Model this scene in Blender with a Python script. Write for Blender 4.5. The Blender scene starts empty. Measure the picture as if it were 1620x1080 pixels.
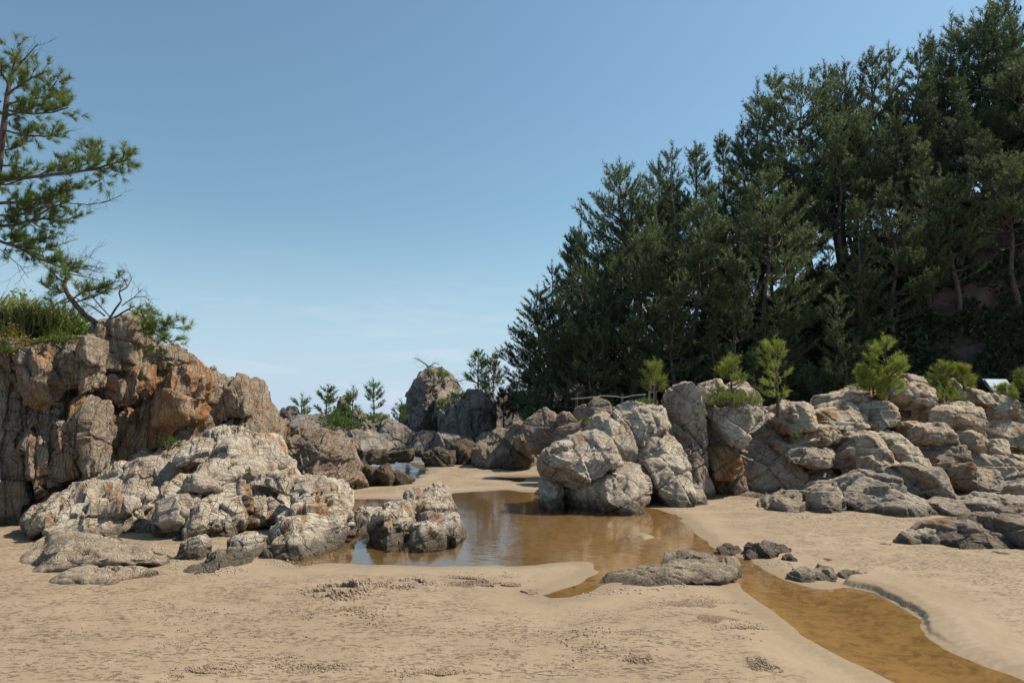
import bpy, math, random
import numpy as np
from mathutils import Vector

S = bpy.context.scene
COL = S.collection
# ------------------------------------------------------------------ camera
CAMZ = 1.7; FPX = 1080.0; HOR = 660.0
PITCH = math.atan((HOR-540)/FPX)
cam_d = bpy.data.cameras.new('camera'); cam = bpy.data.objects.new('camera', cam_d); COL.objects.link(cam)
cam_d.sensor_width = 36; cam_d.lens = 24; cam_d.clip_end = 9000; cam_d.clip_start = 0.1
cam.location = (0, 0, CAMZ); cam.rotation_euler = (math.pi/2+PITCH, 0, 0)
S.camera = cam
# ------------------------------------------------------------------ sky, sun, exposure
SUN_EL = math.radians(52); SUN_AZ = math.atan2(0.90, 0.30)      # azimuth clockwise from +Y
w = bpy.data.worlds.new('World'); S.world = w; w.use_nodes = True
nt = w.node_tree; nt.nodes.clear()
out = nt.nodes.new('ShaderNodeOutputWorld'); bg = nt.nodes.new('ShaderNodeBackground')
sky = nt.nodes.new('ShaderNodeTexSky'); sky.sky_type = 'NISHITA'; sky.sun_disc = False
sky.sun_elevation = SUN_EL; sky.sun_rotation = SUN_AZ
sky.air_density = 1.35; sky.dust_density = 0.7; sky.ozone_density = 6.0
hs = nt.nodes.new('ShaderNodeHueSaturation'); hs.inputs['Saturation'].default_value = 0.90; hs.inputs['Value'].default_value = 1.0
tm = nt.nodes.new('ShaderNodeMix'); tm.data_type = 'RGBA'; tm.blend_type = 'MULTIPLY'; tm.inputs['Factor'].default_value = 1; tm.inputs['B'].default_value = (0.92, 1.10, 1.01, 1)
nt.links.new(sky.outputs[0], tm.inputs['A']); nt.links.new(tm.outputs['Result'], hs.inputs['Color'])
# faint wisps of cloud low over the sea
tc = nt.nodes.new('ShaderNodeTexCoord'); mp = nt.nodes.new('ShaderNodeMapping'); mp.inputs['Scale'].default_value = (1.2, 1.2, 9)
nz = nt.nodes.new('ShaderNodeTexNoise'); nz.inputs['Scale'].default_value = 3.4; nz.inputs['Detail'].default_value = 8; nz.inputs['Roughness'].default_value = 0.6
cr = nt.nodes.new('ShaderNodeMapRange'); cr.inputs[1].default_value = 0.50; cr.inputs[2].default_value = 0.78; cr.inputs[4].default_value = 0.6
sx = nt.nodes.new('ShaderNodeSeparateXYZ'); zr = nt.nodes.new('ShaderNodeMapRange')
zr.inputs[1].default_value = 0.03; zr.inputs[2].default_value = 0.24; zr.inputs[3].default_value = 1; zr.inputs[4].default_value = 0
mu = nt.nodes.new('ShaderNodeMath'); mu.operation = 'MULTIPLY'
mx = nt.nodes.new('ShaderNodeMix'); mx.data_type = 'RGBA'; mx.inputs['B'].default_value = (6.9, 7.2, 8.2, 1)
nt.links.new(tc.outputs['Generated'], mp.inputs[0]); nt.links.new(mp.outputs[0], nz.inputs['Vector']); nt.links.new(nz.outputs[0], cr.inputs[0])
nt.links.new(tc.outputs['Generated'], sx.inputs[0]); nt.links.new(sx.outputs[2], zr.inputs[0])
nt.links.new(cr.outputs[0], mu.inputs[0]); nt.links.new(zr.outputs[0], mu.inputs[1]); nt.links.new(mu.outputs[0], mx.inputs['Factor'])
# pale sea air low over the horizon
hz_ = nt.nodes.new('ShaderNodeMapRange'); hz_.interpolation_type = 'SMOOTHSTEP'; hz_.inputs[1].default_value = -0.02; hz_.inputs[2].default_value = 0.30; hz_.inputs[3].default_value = 0.85; hz_.inputs[4].default_value = 0
hm = nt.nodes.new('ShaderNodeMix'); hm.data_type = 'RGBA'; hm.inputs['B'].default_value = (4.6, 5.9, 7.6, 1)
nt.links.new(sx.outputs[2], hz_.inputs[0]); nt.links.new(hz_.outputs[0], hm.inputs['Factor']); nt.links.new(hs.outputs[0], hm.inputs['A'])
nt.links.new(hm.outputs['Result'], mx.inputs['A']); nt.links.new(mx.outputs['Result'], bg.inputs[0])
bg.inputs[1].default_value = 0.096
nt.links.new(bg.outputs[0], out.inputs[0])
sl = bpy.data.lights.new('sun', 'SUN'); so = bpy.data.objects.new('sun', sl); COL.objects.link(so)
sl.energy = 5.0; sl.angle = math.radians(0.5); sl.color = (1.0, 0.91, 0.77)
sd_ = Vector((math.sin(SUN_AZ)*math.cos(SUN_EL), math.cos(SUN_AZ)*math.cos(SUN_EL), math.sin(SUN_EL)))
so.rotation_euler = sd_.to_track_quat('Z', 'Y').to_euler(); so.location = (20, 10, 30)
S.view_settings.view_transform = 'Standard'; S.view_settings.look = 'None'
S.view_settings.exposure = 0.32; S.view_settings.gamma = 1; S.view_settings.use_curve_mapping = False

# ------------------------------------------------------------------ helpers
ca, sa = math.cos(PITCH), math.sin(PITCH)
def ray(px, py):
    x = (px-810)/FPX; y = (540-py)/FPX
    return np.array([x, ca-y*sa, sa+y*ca])
def P(px, py, d):
    r = ray(px, py); return np.array([0, 0, CAMZ])+r*(d/r[1])
def G(px, py, z=0.0):
    r = ray(px, py); return np.array([0, 0, CAMZ])+r*((z-CAMZ)/r[2])
rs = np.random.RandomState(7)
TAB = rs.rand(64, 64, 64).astype(np.float32)
def vnoise(p):                               # value noise -1..1
    p = p+1000.0
    i = np.floor(p).astype(np.int64); f = (p-i).astype(np.float32); f = f*f*f*(f*(f*6-15)+10)
    i0 = i & 63; i1 = (i+1) & 63
    x0, y0, z0 = i0[:, 0], i0[:, 1], i0[:, 2]; x1, y1, z1 = i1[:, 0], i1[:, 1], i1[:, 2]
    fx, fy, fz = f[:, 0], f[:, 1], f[:, 2]
    a = TAB[x0, y0, z0]*(1-fx)+TAB[x1, y0, z0]*fx; b = TAB[x0, y1, z0]*(1-fx)+TAB[x1, y1, z0]*fx
    c = TAB[x0, y0, z1]*(1-fx)+TAB[x1, y0, z1]*fx; d = TAB[x0, y1, z1]*(1-fx)+TAB[x1, y1, z1]*fx
    return ((a*(1-fy)+b*fy)*(1-fz)+(c*(1-fy)+d*fy)*fz)*2-1
def fbm(p, o=4, g=0.5, ridged=False):
    r = 0; a = 1; t = 0
    for k in range(o):
        n = vnoise(p*(2.03**k)+k*17.3)
        if ridged: n = 1-2*np.abs(n)
        r = r+a*n; t += a; a *= g
    return r/t
def mesh(name, v, f, mat=None, smooth=True, parent=None, loc=None):
    me = bpy.data.meshes.new(name)
    v = np.asarray(v, dtype=np.float32); f = np.asarray(f, dtype=np.int32)
    if loc is not None: v = v-np.asarray(loc, dtype=np.float32)
    k = f.shape[1]
    me.vertices.add(len(v)); me.vertices.foreach_set('co', v.ravel())
    me.loops.add(f.size); me.loops.foreach_set('vertex_index', f.ravel())
    me.polygons.add(len(f)); me.polygons.foreach_set('loop_start', np.arange(0, f.size, k, dtype=np.int32))
    me.polygons.foreach_set('use_smooth', np.full(len(f), smooth, dtype=bool))
    me.update(calc_edges=True)
    if mat: me.materials.append(mat)
    o = bpy.data.objects.new(name, me); COL.objects.link(o)
    if parent: o.parent = parent
    elif loc is not None: o.location = loc
    return o
def tag(o, label=None, cat=None, group=None, kind=None):
    if label: o['label'] = label
    if cat: o['category'] = cat
    if group: o['group'] = group
    if kind: o['kind'] = kind
    return o
def thing(name, label, cat, loc, group=None, kind=None):
    o = bpy.data.objects.new(name, None); COL.objects.link(o); o.location = [float(a) for a in loc]
    o.empty_display_size = 0.3
    return tag(o, label, cat, group, kind)

# ------------------------------------------------------------------ materials
class NT:
    def __init__(s, name):
        s.m = bpy.data.materials.new(name); s.m.use_nodes = True; s.t = s.m.node_tree; s.t.nodes.clear()
        s.out = s.n('OutputMaterial')
    def n(s, typ, **kw):
        nd = s.t.nodes.new('ShaderNode'+typ)
        for k, v in kw.items(): setattr(nd, k, v)
        return nd
    def l(s, a, b): s.t.links.new(a, b)
    def val(s, sock, v):
        if hasattr(v, 'is_output'): s.l(v, sock)
        else: sock.default_value = v
    def mix(s, f, a, b, mode='MIX'):
        nd = s.n('Mix', data_type='RGBA', blend_type=mode)
        for k, v in (('Factor', f), ('A', a), ('B', b)):
            if isinstance(v, tuple) and len(v) == 3: v = (*v, 1)
            s.val(nd.inputs[k], v)
        return nd.outputs['Result']
    def noise(s, vec, scale, detail=4, rough=0.55, dist=0.0):
        nd = s.n('TexNoise'); nd.inputs['Scale'].default_value = scale; nd.inputs['Detail'].default_value = detail
        nd.inputs['Roughness'].default_value = rough; nd.inputs['Distortion'].default_value = dist
        if vec is not None: s.l(vec, nd.inputs['Vector'])
        return nd.outputs[0]
    def ramp(s, x, lo, hi, a=0.0, b=1.0):
        nd = s.n('MapRange'); nd.interpolation_type = 'SMOOTHSTEP'
        s.val(nd.inputs[0], x); nd.inputs[1].default_value = lo; nd.inputs[2].default_value = hi
        nd.inputs[3].default_value = a; nd.inputs[4].default_value = b
        return nd.outputs[0]
    def math(s, op, a, b=0.0, c=None):
        nd = s.n('Math', operation=op); s.val(nd.inputs[0], a); s.val(nd.inputs[1], b)
        if c is not None: s.val(nd.inputs[2], c)
        return nd.outputs[0]
    def mapping(s, vec, scale=(1, 1, 1), rot=(0, 0, 0), loc=(0, 0, 0)):
        nd = s.n('Mapping'); nd.inputs['Scale'].default_value = scale; nd.inputs['Rotation'].default_value = rot; nd.inputs['Location'].default_value = loc
        s.l(vec, nd.inputs[0]); return nd.outputs[0]

def rock_mat(name, pale=(0.43, 0.37, 0.30), mid=(0.27, 0.22, 0.18), dark=(0.10, 0.085, 0.075), stain=(0.36, 0.15, 0.05), stain_amt=0.3,
             pink=(0.34, 0.24, 0.20), dark_amt=0.4, rot=(0, 0, 0), wet=0.12, crack=1.0, bump=1.0, scale=1.0, jset=None, vs=0.55):
    t = NT(name); geo = t.n('NewGeometry'); pos = geo.outputs['Position']
    r = t.mapping(pos, rot=rot)
    warp = t.n('TexNoise'); warp.inputs['Scale'].default_value = 1.6*scale; warp.inputs['Detail'].default_value = 3; t.l(r, warp.inputs['Vector'])
    va = t.n('VectorMath', operation='MULTIPLY_ADD'); t.l(warp.outputs['Color'], va.inputs[0]); va.inputs[1].default_value = (0.35, 0.35, 0.35); t.l(r, va.inputs[2])
    wv = va.outputs[0]
    n1 = t.noise(pos, 0.9*scale, 6, 0.6); n2 = t.noise(wv, 3.1*scale, 8, 0.68); n3 = t.noise(pos, 26*scale, 6, 0.72)
    st = t.mapping(wv, scale=(2.6, 2.6, vs)); n4 = t.noise(st, 1.1*scale, 5, 0.6); n5 = t.noise(t.mapping(wv, scale=(1, 1, 0.6), loc=(9, 4, 2)), 2.6*scale, 6, 0.7)
    c = t.mix(t.ramp(n2, 0.36, 0.60), mid, pale); c = t.mix(t.ramp(t.noise(t.mapping(wv, loc=(3, 7, 1)), 1.7*scale, 9, 0.74), 0.54, 0.66, 0, 0.55), c, (mid[0]*0.62, mid[1]*0.6, mid[2]*0.6))
    c = t.mix(t.ramp(n1, 0.46, 0.66, 0, 0.6), c, pink)
    c = t.mix(t.ramp(n4, 0.64-0.26*stain_amt, 0.74-0.18*stain_amt, 0, 0.85), c, t.mix(t.ramp(n2, 0.35, 0.65), stain, (stain[0]*1.25, stain[1]*1.7, stain[2]*2.2)))
    c = t.mix(t.ramp(n5, 0.70-0.25*dark_amt, 0.80-0.22*dark_amt, 0, 0.75), c, dark)
    c = t.mix(t.ramp(n3, 0.40, 0.60, 0.36, 0.0), c, t.mix(0.45, c, dark))      # speckle
    c = t.mix(t.ramp(t.noise(t.mapping(pos, loc=(5, 1, 8)), 9*scale, 6, 0.75), 0.55, 0.72, 0.0, 0.55), c, (min(pale[0]*1.25, .75), min(pale[1]*1.27, .72), min(pale[2]*1.3, .65)))
    # joints: families of warped parallel planes, and fine crazing for the relief only
    def joints(n, sp, w, seed):
        d = t.n('VectorMath', operation='DOT_PRODUCT'); t.l(wv, d.inputs[0]); d.inputs[1].default_value = [float(a) for a in n]
        u = t.math('ADD', t.math('DIVIDE', d.outputs['Value'], sp), t.math('MULTIPLY', t.noise(t.mapping(pos, loc=(seed, seed*2, 0)), 0.9*scale, 3), 1.6))
        e = t.math('ABSOLUTE', t.math('SUBTRACT', t.math('FRACT', u), 0.5))
        g = t.ramp(t.noise(t.mapping(pos, loc=(0, seed, seed)), 1.6*scale, 4), 0.45, 0.55)
        ln = t.ramp(e, 0.0, w/sp, 0.0, 1.0)
        return t.math('MAXIMUM', ln, g)
    jj = None
    for q, (n, sp, w) in enumerate(jset or [((0.9, 0.1, 0.45), 0.21, 0.011), ((-0.4, 0.2, 0.9), 0.16, 0.010), ((0.95, 0.3, -0.1), 0.09, 0.006), ((0.1, 0.3, 1), 0.075, 0.006)]):
        k = joints(n, sp/scale, w/scale, 3.7*q+1); jj = k if jj is None else t.math('MULTIPLY', jj, k)
    vo = t.n('TexVoronoi', feature='DISTANCE_TO_EDGE'); vo.inputs['Scale'].default_value = 7*scale; t.l(t.mapping(wv, scale=(1.4, 1, 0.7)), vo.inputs['Vector'])
    craze = t.ramp(vo.outputs['Distance'], 0, 0.09)
    mac = t.ramp(t.noise(t.mapping(pos, loc=(11, 2, 5)), 0.8*scale, 3), 0.38, 0.58, 0.25, 1.0)
    c = t.mix(t.math('MULTIPLY', t.math('MULTIPLY', t.math('SUBTRACT', 1.0, jj), mac), 0.65*crack), c, dark)
    # wetted, weed-darkened foot
    sp = t.n('SeparateXYZ'); t.l(pos, sp.inputs[0])
    zz = t.math('ADD', sp.outputs[2], t.math('MULTIPLY', t.math('SUBTRACT', n2, 0.5), 2.2*wet))
    wetf = t.ramp(zz, wet*0.5, wet*1.9+0.03, 0.8, 0.0)
    c = t.mix(wetf, c, (0.085, 0.062, 0.038))
    b = t.n('BsdfPrincipled'); t.l(c, b.inputs['Base Color'])
    t.l(t.ramp(wetf, 0, 0.8, 0.9, 0.55), b.inputs['Roughness']); b.inputs['Specular IOR Level'].default_value = 0.25
    fine = t.noise(wv, 11*scale, 9, 0.72); vf = t.noise(pos, 60*scale, 4, 0.7)
    h = t.math('ADD', t.math('MULTIPLY', n2, 1.2), t.math('MULTIPLY', fine, 0.95)); h = t.math('ADD', h, t.math('MULTIPLY', vf, 0.16))
    h = t.math('ADD', h, t.math('MULTIPLY', jj, 0.35*crack)); h = t.math('ADD', h, t.math('MULTIPLY', craze, 0.05*crack))
    bp = t.n('Bump'); bp.inputs['Strength'].default_value = 1.0; bp.inputs['Distance'].default_value = 0.12*bump/scale**0.5
    t.l(h, bp.inputs['Height']); t.l(bp.outputs[0], b.inputs['Normal']); t.l(b.outputs[0], t.out.inputs[0])
    return t.m
M = {}
M['cliff'] = rock_mat('cliff_rock', vs=0.25, jset=[((1, 0.2, 0.08), 0.12, 0.010), ((0.95, 0.35, -0.1), 0.05, 0.005), ((0.1, 0.2, 1), 0.33, 0.010), ((0.2, 0.1, 1), 0.14, 0.006)], pale=(0.47, 0.385, 0.285), mid=(0.29, 0.215, 0.15), stain_amt=0.50, dark_amt=0.55, pink=(0.33, 0.21, 0.13), rot=(0.1, 0.05, 0))
M['orange'] = rock_mat('orange_stained_rock', vs=0.3, jset=[((1, 0.2, 0.08), 0.12, 0.010), ((0.95, 0.35, -0.1), 0.05, 0.005), ((0.1, 0.2, 1), 0.33, 0.010)], pale=(0.50, 0.37, 0.25), mid=(0.36, 0.22, 0.13), stain_amt=0.95, dark_amt=0.35, pink=(0.38, 0.20, 0.10), stain=(0.34, 0.13, 0.035))
M['ledge'] = rock_mat('pale_ledge_rock', pale=(0.78, 0.68, 0.53), mid=(0.56, 0.45, 0.33), stain_amt=0.4, dark_amt=0.2, pink=(0.46, 0.35, 0.28), rot=(0.3, 0.2, 0))
M['slab'] = rock_mat('right_slab_rock', pale=(0.76, 0.65, 0.50), mid=(0.52, 0.41, 0.295), stain_amt=0.3, dark_amt=0.3, pink=(0.36, 0.29, 0.23), rot=(0, 0.6, 0))
M['step'] = rock_mat('stepped_rock', jset=[((0.9, 0.3, 0.3), 0.31, 0.010), ((0.08, 0.3, 1), 0.12, 0.008), ((-0.3, 0.2, 1), 0.06, 0.005), ((1, 0.3, -0.5), 0.15, 0.007)], pale=(0.76, 0.64, 0.475), mid=(0.56, 0.435, 0.30), stain_amt=0.5, dark_amt=0.25, pink=(0.42, 0.33, 0.25), rot=(0, -0.15, 0))
M['boulder'] = rock_mat('grey_boulder_rock', pale=(0.66, 0.56, 0.43), mid=(0.44, 0.345, 0.255), stain_amt=0.1, dark_amt=0.35, pink=(0.30, 0.24, 0.21), crack=0.7)
M['fore'] = rock_mat('sandy_low_rock', jset=[((-0.12, -0.25, 1), 0.07, 0.007), ((0.1, -0.2, 1), 0.03, 0.004)], pale=(0.56, 0.45, 0.32), mid=(0.38, 0.29, 0.20), stain_amt=0.1, dark_amt=0.2, pink=(0.29, 0.22, 0.17), crack=0.5, wet=0.03, scale=1.7)
M['flatb'] = rock_mat('strata_boulder_rock', jset=[((-0.12, -0.25, 1), 0.07, 0.008), ((0.1, -0.2, 1), 0.03, 0.005)], pale=(0.62, 0.50, 0.36), mid=(0.42, 0.32, 0.22), stain_amt=0.15, dark_amt=0.3, pink=(0.33, 0.245, 0.175), crack=0.8, wet=0.02, scale=1.3)
M['reef'] = rock_mat('dark_reef_rock', pale=(0.22, 0.16, 0.10), mid=(0.11, 0.08, 0.055), dark=(0.03, 0.028, 0.025), stain_amt=0.2, dark_amt=0.6, pink=(0.2, 0.14, 0.09), wet=0.1, scale=1.4)
M['far'] = rock_mat('far_grey_rock', pale=(0.42, 0.36, 0.30), mid=(0.20, 0.165, 0.135), stain_amt=0.1, dark_amt=0.6, pink=(0.2, 0.165, 0.15), scale=0.6, wet=0.25)
M['brown'] = rock_mat('brown_boulder_rock', pale=(0.42, 0.335, 0.25), mid=(0.27, 0.2, 0.145), stain_amt=0.35, dark_amt=0.5, pink=(0.3, 0.21, 0.15), rot=(0, -0.8, 0))

# ------------------------------------------------------------------ rocks
_cs = {}
def cubesphere(N):
    if N in _cs: return _cs[N]
    a = np.tan(np.linspace(-math.pi/4, math.pi/4, N+1)); u, v = np.meshgrid(a, a, indexing='ij'); o = np.ones_like(u)
    vs = []; fs = []; k = 0
    for (A, B, C) in ((u, -o, v), (-u, o, v), (o, u, v), (-o, -u, v), (u, v, o), (u, -v, -o)):
        vs.append(np.stack([A, B, C], -1).reshape(-1, 3)); idx = np.arange((N+1)**2).reshape(N+1, N+1)+k
        fs.append(np.stack([idx[:-1, :-1], idx[1:, :-1], idx[1:, 1:], idx[:-1, 1:]], -1).reshape(-1, 4)); k += (N+1)**2
    v = np.concatenate(vs); f = np.concatenate(fs)
    q, ii, inv = np.unique(np.round(v*1e5).astype(np.int64), axis=0, return_index=True, return_inverse=True)
    v = v[ii]; f = np.asarray(inv).reshape(-1)[f]; v = v/np.linalg.norm(v, axis=1)[:, None]
    _cs[N] = (v, f); return v, f
def vnormals(v, f):
    n = np.cross(v[f[:, 2]]-v[f[:, 0]], v[f[:, 3]]-v[f[:, 1]])
    r = np.zeros_like(v)
    for k in range(4):
        for a in range(3): r[:, a] += np.bincount(f[:, k], n[:, a], len(v))
    return r/(np.linalg.norm(r, axis=1)[:, None]+1e-9)
def unit(a): a = np.asarray(a, float); return a/np.linalg.norm(a)
JN = {  # joint sets: (normal, spacing)
    'cliff': [(unit((1, 0.25, 0.08)), 0.22), (unit((0.1, 0.2, 1)), 1.1), (unit((0.2, 1, 0.1)), 0.8)],
    'ledge': [(unit((1, 0.1, 0.35)), 0.38), (unit((-0.35, 0.3, 1)), 0.30), (unit((0.1, 1, -0.2)), 0.6)],
    'slab': [(unit((0.84, 0.1, 0.55)), 0.55), (unit((-0.5, 0.2, 0.85)), 0.80), (unit((0.1, 1, 0.1)), 0.9)],
    'step': [(unit((0.08, 0.3, 1)), 0.36), (unit((1, 0.2, 0.35)), 0.95), (unit((0.1, 1, 0)), 0.8)],
    'boulder': [(unit((0.3, 0.3, 1)), 0.5), (unit((1, 0.2, -0.1)), 0.75), (unit((0.1, 1, 0)), 0.9)],
    'flat': [(unit((-0.12, -0.25, 1)), 0.10), (unit((1, 0.4, 0.3)), 0.9), (unit((0.3, 1, 0)), 0.8)],
    'diag': [(unit((0.7, 0.1, 0.7)), 0.45), (unit((-0.6, 0.3, 0.7)), 0.8), (unit((0.1, 1, 0)), 0.9)],
}
def hsh(a, b, c):
    h = (a*73856093) ^ (b*19349663) ^ (c*83492791); h = (h ^ (h >> 13))*1274126177
    return ((h & 0xffff)/65535.0)
BID = [0]
def rock_shape(pts, d, T=None, tilt=0.35, yaw=0.0, p=12.0, facets=9, js='slab', A=1.0, N=None, sink=True, jscale=1.0, rough=1.0):
    BID[0] += 1; r = np.random.RandomState(BID[0]*13+5)
    pts = np.array(pts, float)
    zq = P(810, pts[:, 1].max(), d)[2]
    if sink and d < 22 and -0.05 < zq < 0.17:                       # stand it where its foot meets the ground
        Dg = G(810, pts[:, 1].max())[1]; Tq = T if T else 0.35
        if Dg-d < 1.3: d = max(d, Dg+0.5*Tq)
    zmin = P(810, pts[:, 1].max(), d)[2]
    if zmin < 0.35 and sink: zmin = min(zmin, 0.0)
    W = []
    for (x, y) in pts:
        z0 = P(x, y, d)[2]; dd = d+tilt*max(z0-max(zmin, 0), 0)
        W.append(P(x, y, dd))
    W = np.array(W)
    X, Z = W[:, 0], W[:, 2].copy()
    h = Z.max()-Z.min(); wd = X.max()-X.min()
    if sink and Z.min() < 0.35:
        f = np.clip(1-(Z-Z.min())/(0.35*h+1e-6), 0, 1); Z = Z-f*(0.12+0.10*h+max(Z.min(), 0))
    # centroid (area weighted)
    x2, z2 = np.roll(X, -1), np.roll(Z, -1); cr_ = X*z2-x2*Z; ar = cr_.sum()/2
    cx = ((X+x2)*cr_).sum()/(6*ar); cz = ((Z+z2)*cr_).sum()/(6*ar)
    size = math.sqrt(abs(ar))
    if T is None: T = 0.5*min(max(size, 0.15), 1.6)
    pxs = size/d*683
    if N is None: N = int(np.clip(pxs*1.15, 18, 150))
    v, f = cubesphere(N); v = v.copy()
    rho = np.hypot(v[:, 0], v[:, 2]); th = np.arctan2(v[:, 2], v[:, 0]); yy = v[:, 1]
    k = (rho**p+np.abs(yy)**p)**(-1/p)
    rr = rho*k; y3 = yy*k
    # polygon radius per angle (ray / edge intersection)
    ths = np.linspace(-math.pi, math.pi, 721); cs_, sn_ = np.cos(ths), np.sin(ths); R = np.zeros_like(ths)
    ax, az = X-cx, Z-cz; bx, bz = np.roll(ax, -1), np.roll(az, -1)
    for i in range(len(ax)):
        ex, ez = bx[i]-ax[i], bz[i]-az[i]; den = cs_*ez-sn_*ex
        with np.errstate(divide='ignore', invalid='ignore'):
            t = (ax[i]*ez-az[i]*ex)/den; s = (ax[i]*sn_-az[i]*cs_)/den
        ok = (t > 0) & (s >= -1e-6) & (s <= 1+1e-6) & np.isfinite(t); R = np.where(ok, np.maximum(R, t), R)
    R = np.where(R <= 0, 0.3*size, R)
    ker = np.array([0.5, 1, 3, 1, 0.5])/6; R = np.convolve(np.r_[R[-3:-1], R, R[1:3]], ker, 'valid')
    Rr = np.interp(th, ths, R)
    x = rr*np.cos(th)*Rr; z = rr*np.sin(th)*Rr; y = y3*T
    q = np.stack([x, y, z], 1)
    # chisel with random planes, mostly facing viewer and sky
    for i in range(facets):
        n = unit((r.normal()*0.7, -abs(r.normal())*0.9-0.15, r.normal()*0.55+0.35)); 
        ex_ = q.std(axis=0); n = unit(n/(ex_/ex_.max())**0.8); e = q@n; lim = np.quantile(e, 0.84+0.12*r.rand()); m = e > lim
        q[m] -= ((e[m]-lim)*0.97)[:, None]*n
    q[:, 1] += tilt*(q[:, 2]+cz-max(zmin, 0)) + yaw*q[:, 0]
    c0 = np.array([cx, d+T*0.35, cz])
    w = q+c0
    nr = vnormals(w, f)
    if nr[:, :].dot(np.array([0, 0, 1.0])).dot(q[:, 2]) < 0: nr = -nr
    amp = A*min(1.0, (size/0.9)**0.7)
    w = w+nr*(0.045*amp*rough*fbm(w*1.7/max(size, 0.4)**0.5, 4))[:, None]
    # broken planes: each patch of the surface is flattened onto the tangent plane of its own seed
    K = int(np.clip(size*size/{'cliff': 0.06, 'ledge': 0.075}.get(js, 0.14)*2.2, 14, 110)); sd = r.choice(len(w), K, replace=False)
    met = np.array([1.5, 1, 0.55]) if js == 'cliff' else np.array([0.8, 1, 1.3]) if js in ('step', 'flat') else np.array([1, 1, 1.])
    wj = w+0.10*min(1, size)*np.stack([vnoise(w*3.1+7), vnoise(w*3.1+19), vnoise(w*3.1+43)], 1)
    best = np.full(len(w), 1e9); who = np.zeros(len(w), int)
    for k_ in range(K):
        dd_ = ((((wj-w[sd[k_]])*met)**2).sum(1)); m_ = dd_ < best; best[m_] = dd_[m_]; who[m_] = k_
    sn = nr[sd]+r.normal(size=(K, 3))*0.16; sn /= np.linalg.norm(sn, axis=1)[:, None]; sp_ = w[sd]
    w = w-({'flat': 0.15, 'boulder': 0.35, 'slab': 0.3, 'step': 0.5}.get(js, 0.80)*((w-sp_[who])*sn[who]).sum(1).clip(-0.16*size, 0.16*size))[:, None]*sn[who]
    # joint sets
    sc = jscale*min(1.0, max(size, 0.12)/0.9)**0.6
    wp = w+0.07*sc*np.stack([vnoise(w*1.5), vnoise(w*1.5+31), vnoise(w*1.5+57)], 1)
    disp = np.zeros(len(w)); ids = []
    for (n, s) in JN[js]:
        s = s*sc; t = wp@n/s; t = t+0.22*vnoise(wp*0.9/sc+s*91)
        i = np.floor(t).astype(np.int64); fr = t-i; e = np.minimum(fr, 1-fr)*s
        gate = 0.35+0.65*hsh(i+7, i*0+3, i*3)
        ids.append(np.where(hsh(i, i*0+11, i) > 0.25, i, i-1))
        disp -= 0.06*sc*gate*np.exp(-(e/(0.013*sc+0.004))**1.2)
        if len(ids) < 2: disp += 0.05*sc*(fr-0.5)*(0.4+hsh(i+3, i*7, i*0))
    off = hsh(ids[0], ids[1], ids[2])-0.5
    disp += off*(0.20 if js in ('ledge', 'cliff') else 0.12)*sc
    for (n2, s2, a2) in ((unit((0.5, -0.6, 0.8)), 0.17, 0.042), (unit((-0.8, -0.4, 0.5)), 0.23, 0.048), (unit((0.2, -0.3, 0.95)), 0.085, 0.016)):
        t = (w@n2)/s2+0.8*vnoise(w*1.3+s2*50); fr = t-np.floor(t); disp += a2*(0.4 if js in ('boulder', 'flat') else 1.0)*np.minimum(fr/0.82, (1-fr)/0.18)*(0.5+0.5*vnoise(w*2.1+s2*77))
    disp += 0.022*rough*fbm(w*7.5, 5, 0.66)+0.018*rough*np.minimum(fbm(w*4.1+9, 3, ridged=True), 0.2)
    w = w+nr*(disp*amp*1.05)[:, None]
    return w, f
def rock(parent, name, pts, d, mat, label=None, **kw):
    v, f = rock_shape(pts, d, **kw)
    o = mesh(name, v, f, M[mat], True, parent, loc=parent.location[:])
    if label: o['label'] = label
    return o
def lone(name, label, cat, pts, d, mat, group=None, **kw):
    v, f = rock_shape(pts, d, **kw); c = [float(v[:, 0].mean()), float(v[:, 1].mean()), 0.0]
    return tag(mesh(name, v, f, M[mat], True, None, loc=c), label, cat, group)
def base(px, py): g = G(px, py); return (g[0], g[1], 0)

# ================================================================== GROUND AND WATER
def gpoly(pts): return np.array([G(x, y)[:2] for x, y in pts])
POOL = gpoly([(440, 880), (500, 800), (500, 789), (560, 788), (640, 787), (700, 779), (800, 773), (850, 779), (940, 790), (1045, 803), (1075, 816), (1105, 842),
              (1128, 864), (1180, 884), (1200, 897), (1240, 915), (1290, 927), (1345, 927), (1385, 936), (1425, 958), (1455, 978), (1465, 1000), (1500, 1024), (1560, 1050),
              (1640, 1078), (1760, 1120), (1760, 1300), (1640, 1200), (1500, 1112), (1440, 1082), (1390, 1056), (1330, 1028), (1275, 998), (1240, 975),
              (1200, 945), (1178, 925), (1166, 905), (1120, 900), (1010, 905), (960, 922), (935, 936), (905, 943), (868, 944), (850, 938), (880, 930), (925, 915),
              (948, 900), (925, 886), (840, 890), (700, 892), (560, 890), (520, 888), (470, 893)])
SEA = np.array([G(540, 770)[:2], G(610, 768)[:2], G(652, 762)[:2], G(655, 757)[:2], G(672, 749)[:2], G(676, 742)[:2], G(664, 734)[:2], G(652, 727)[:2], [-2.2, 30], [6, 34], [30, 60], [400, 300], [3000, 900],
                [3000, 9000], [-9000, 9000], [-9000, 16], [-14, 17.5]])
PUD = gpoly([(762, 757), (795, 752.5), (842, 753), (838, 760), (820, 763), (800, 759)])
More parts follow.
